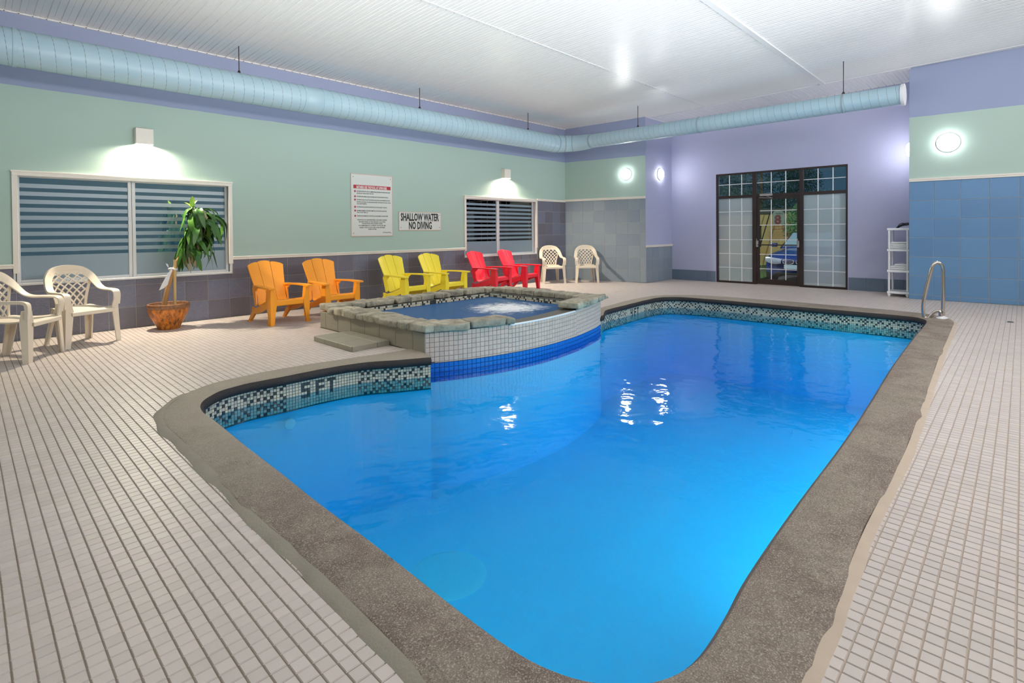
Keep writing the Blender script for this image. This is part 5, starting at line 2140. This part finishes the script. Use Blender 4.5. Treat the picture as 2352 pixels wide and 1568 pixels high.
# spiky plant with long pale blades
sp = thing('spiky_plant', 'clump of long pale grass blades beside the parked car', 'plant', (14.7, 5.15, GZ))
bl_m = simple('pale_blade', srgb(150, 170, 110), .6, .2, 6)
for k in range(26):
    an = g2.uniform(0, 6.28); L_ = g2.uniform(.45, .75); tl = g2.uniform(.2, .8)
    rows = []
    for i in range(6):
        f = i / 5
        rr_ = L_ * tl * f ** 1.3 * .7; zz_ = L_ * (f - .35 * tl * f * f)
        w_ = .012 * (1 - f) + .002
        c_, s_2 = math.cos(an), math.sin(an)
        rows.append([Vector((c_ * rr_ - s_2 * w_, s_2 * rr_ + c_ * w_, zz_)), Vector((c_ * rr_ + s_2 * w_, s_2 * rr_ - c_ * w_, zz_))])
    MB().grid(rows).build('blade', bl_m, sp)
# building over the road, with brackets
bld = thing('beige_building', 'beige rendered building standing beyond the car park', 'building', (21.5, 7.6, GZ))
MB().box(0, 3, -1.6, 3.5, 0, 2.05).build('wall', simple('beige_render', srgb(206, 186, 124), .8, .06, 2), bld)
MB().box(-.15, 3.1, -1.7, 3.6, 2.05, 2.25, .01).build('roof_edge', simple('dark_fascia', srgb(50, 62, 48), .6, .1), bld)
for y_ in (-.3, 1.2, 2.6):
    MB().box(-.03, .0, y_, y_ + .5, .8, 1.6, .005).build('window', M['ink'], bld)
for k in (0, 1):
    MB().tube([(-.6, -.4 - k * .45, 2.2), (-.6, .15 - k * .45, .3)], .02, 6).build('guy_wire', M['ink'], bld)
# leafy tree and hedge
def bush(name, label, x, y, z, rx_, rz_, n_, mat, seed):
    t_ = thing(name, label, 'tree', (x, y, GZ))
    MB().tube([(0, 0, 0), (.05, .02, z * .8), (.0, .0, z + rz_ * .5)], [.12, .09, .04], 8).build('trunk', cane_m, t_, smooth=60)
    g3 = random.Random(seed)
    mb = MB()
    for k in range(n_):
        th, ph = g3.uniform(0, 2 * PI), math.acos(g3.uniform(-1, 1))
        r_0 = g3.uniform(.6, 1.05) + .15 * math.sin(3 * th) * math.cos(2 * ph)
        c_ = Vector((math.sin(ph) * math.cos(th) * rx_ * r_0, math.sin(ph) * math.sin(th) * rx_ * r_0, z + math.cos(ph) * rz_ * r_0))
        a_ = Vector((g3.uniform(-1, 1), g3.uniform(-1, 1), g3.uniform(-1, 1))).normalized() * g3.uniform(.03, .065)
        b_ = a_.orthogonal().normalized() * a_.length * .5
        mb.add([c_ - a_, c_ + b_, c_ + a_, c_ - b_], [(0, 1, 2, 3)])
    tag(mb.build('foliage', mat, t_), kind='stuff')


lm_ = simple('tree_leaf', srgb(84, 132, 84), .6, .35, 3)
bush('leafy_tree', 'green leafy tree seen above the parked car', 19.4, 4.75, 1.5, .95, 1.1, 11000, lm_, 1)
bush('dark_tree', 'dark tree standing behind the beige building', 26.5, 9.0, 3.6, 2.6, 1.7, 16000, simple('dark_tree_leaf', srgb(44, 84, 50), .7, .35, 3), 2)

# car: dark blue saloon, nose towards the door
a = NT('blue_car_paint')
a.col(srgb(22, 50, 120)).rough(.22)
a.b.inputs['Coat Weight'].default_value = .8
car_m = a.m
CARX, CARY = 15.35, 4.36
car = thing('blue_car', 'dark blue saloon car parked nose towards the glass door', 'car', (CARX, CARY, GZ))
# stations from nose (x=0) to tail; each: x, half width, z of bumper low, shoulder z, centre top z
body = [(0.0, .48, .30, .56, .60), (.03, .66, .24, .62, .66), (.10, .78, .20, .66, .72), (.25, .84, .18, .70, .79), (.6, .87, .17, .76, .87), (1.1, .89, .17, .82, .94), (1.35, .90, .17, .85, .96), (2.4, .91, .17, .88, .98), (3.4, .90, .17, .90, 1.0), (4.1, .87, .2, .9, .99), (4.45, .80, .28, .86, .92), (4.5, .7, .35, .8, .84)]
rows = []
for (x_, hw3, zl, zs_, zt_) in body:
    row = []
    for (yy, z_) in ((-.80, zl), (-1.0, zl + .12), (-1.02, (zl + zs_) / 2 + .05), (-.97, zs_ - .02), (-.86, zs_ + .03), (-.5, zt_ - .012), (0, zt_), (.5, zt_ - .012), (.86, zs_ + .03), (.97, zs_ - .02), (1.02, (zl + zs_) / 2 + .05), (1.0, zl + .12), (.80, zl)):
        row.append(Vector((x_ + (.10 * (abs(yy) ** 2) if x_ < .3 else 0), yy * hw3, z_)))
    rows.append(row)
mb = MB(); mb.grid(rows)
k = len(rows[0])
mb.add([tuple(p) for p in rows[0]], [tuple(range(k))[::-1]]); mb.add([tuple(p) for p in rows[-1]], [tuple(range(k))])
mb.build('body', car_m, car, smooth=40)
rows = []
for (x_, hw3, z_) in ((1.15, .72, .93), (1.85, .60, 1.36), (2.4, .60, 1.42), (3.2, .60, 1.38), (3.95, .68, .97)):
    rows.append([Vector((x_, -hw3 - .12 * (z_ > 1), .93)), Vector((x_, -hw3, z_ - .03)), Vector((x_, -hw3 * .6, z_)), Vector((x_, 0, z_ + .01)), Vector((x_, hw3 * .6, z_)), Vector((x_, hw3, z_ - .03)), Vector((x_, hw3 + .12 * (z_ > 1), .93))])
MB().grid(rows).build('cabin', car_m, car, smooth=40)
gl_m = simple('car_glass', srgb(120, 150, 165), .08, .1, 3)
MB().grid([[Vector((1.20, yy * .66, .965)) for yy in (-1, -.5, 0, .5, 1)], [Vector((1.80, yy * .56, 1.345)) for yy in (-1, -.5, 0, .5, 1)]], .01).build('windscreen', gl_m, car)
for s in (-1, 1):
    hl = MB(); rows = []
    for (yy, zc_, hh) in ((.36, .585, .045), (.46, .59, .07), (.58, .60, .078), (.70, .62, .07), (.79, .65, .04)):
        xx = .012 + .10 * (yy / .66) ** 2
        rows.append([Vector((xx + .06 - .03, s * yy, zc_ + hh)), Vector((xx - .012, s * yy, zc_)), Vector((xx, s * yy, zc_ - hh))])
    hl.grid(rows, .02); hl.build('headlamp', M['car_lamp'], car, smooth=50)
    # kidney grille: chrome ring and slats
    gk = MB(); ring = []
    for i in range(24):
        an = 2 * PI * i / 24
        ring.append((-.012 - .0, s * (.165 + .135 * abs(math.cos(an)) ** .7 * math.copysign(1, math.cos(an))), .575 + .06 * abs(math.sin(an)) ** .7 * math.copysign(1, math.sin(an)) + .01))
    gk.tube(ring, .011, 6, closed=True); gko = gk.build('grille_ring', M['closer'], car, smooth=60)
    gs = MB()
    for i in range(9):
        gs.box(-.014, -.004, s * (.06 + i * .026) - .004, s * (.06 + i * .026) + .004, .545, .625)
    gs.build('grille_slats', M['closer'], gko)
    MB().lathe([(.0, -.01), (.16, -.01), (.19, .0), (.30, .02), (.31, .05), (.31, .17), (.30, .2), (0, .2)], 28, (.78, s * .88 - (.19 if s > 0 else .0), .31), 'y').build('wheel', M['ink'], car, smooth=40)
    MB().lathe([(.0, -.01), (.16, -.01), (.19, .0), (.30, .02), (.31, .05), (.31, .17), (.30, .2), (0, .2)], 28, (3.6, s * .88 - (.19 if s > 0 else .0), .31), 'y').build('wheel', M['ink'], car, smooth=40)
    MB().box(1.25, 1.40, s * .86, s * 1.02, .95, 1.06, .02).build('wing_mirror', car_m, car)
MB().box(-.03, .0, -.52, .52, .24, .30, .01).build('air_intake', M['ink'], car)
pl = MB().box(-.045, -.03, -.26, .26, .40, .51, .003).build('number_plate', simple('number_plate', srgb(190, 214, 226), .5, .04), car)
bpy.context.view_layer.update()
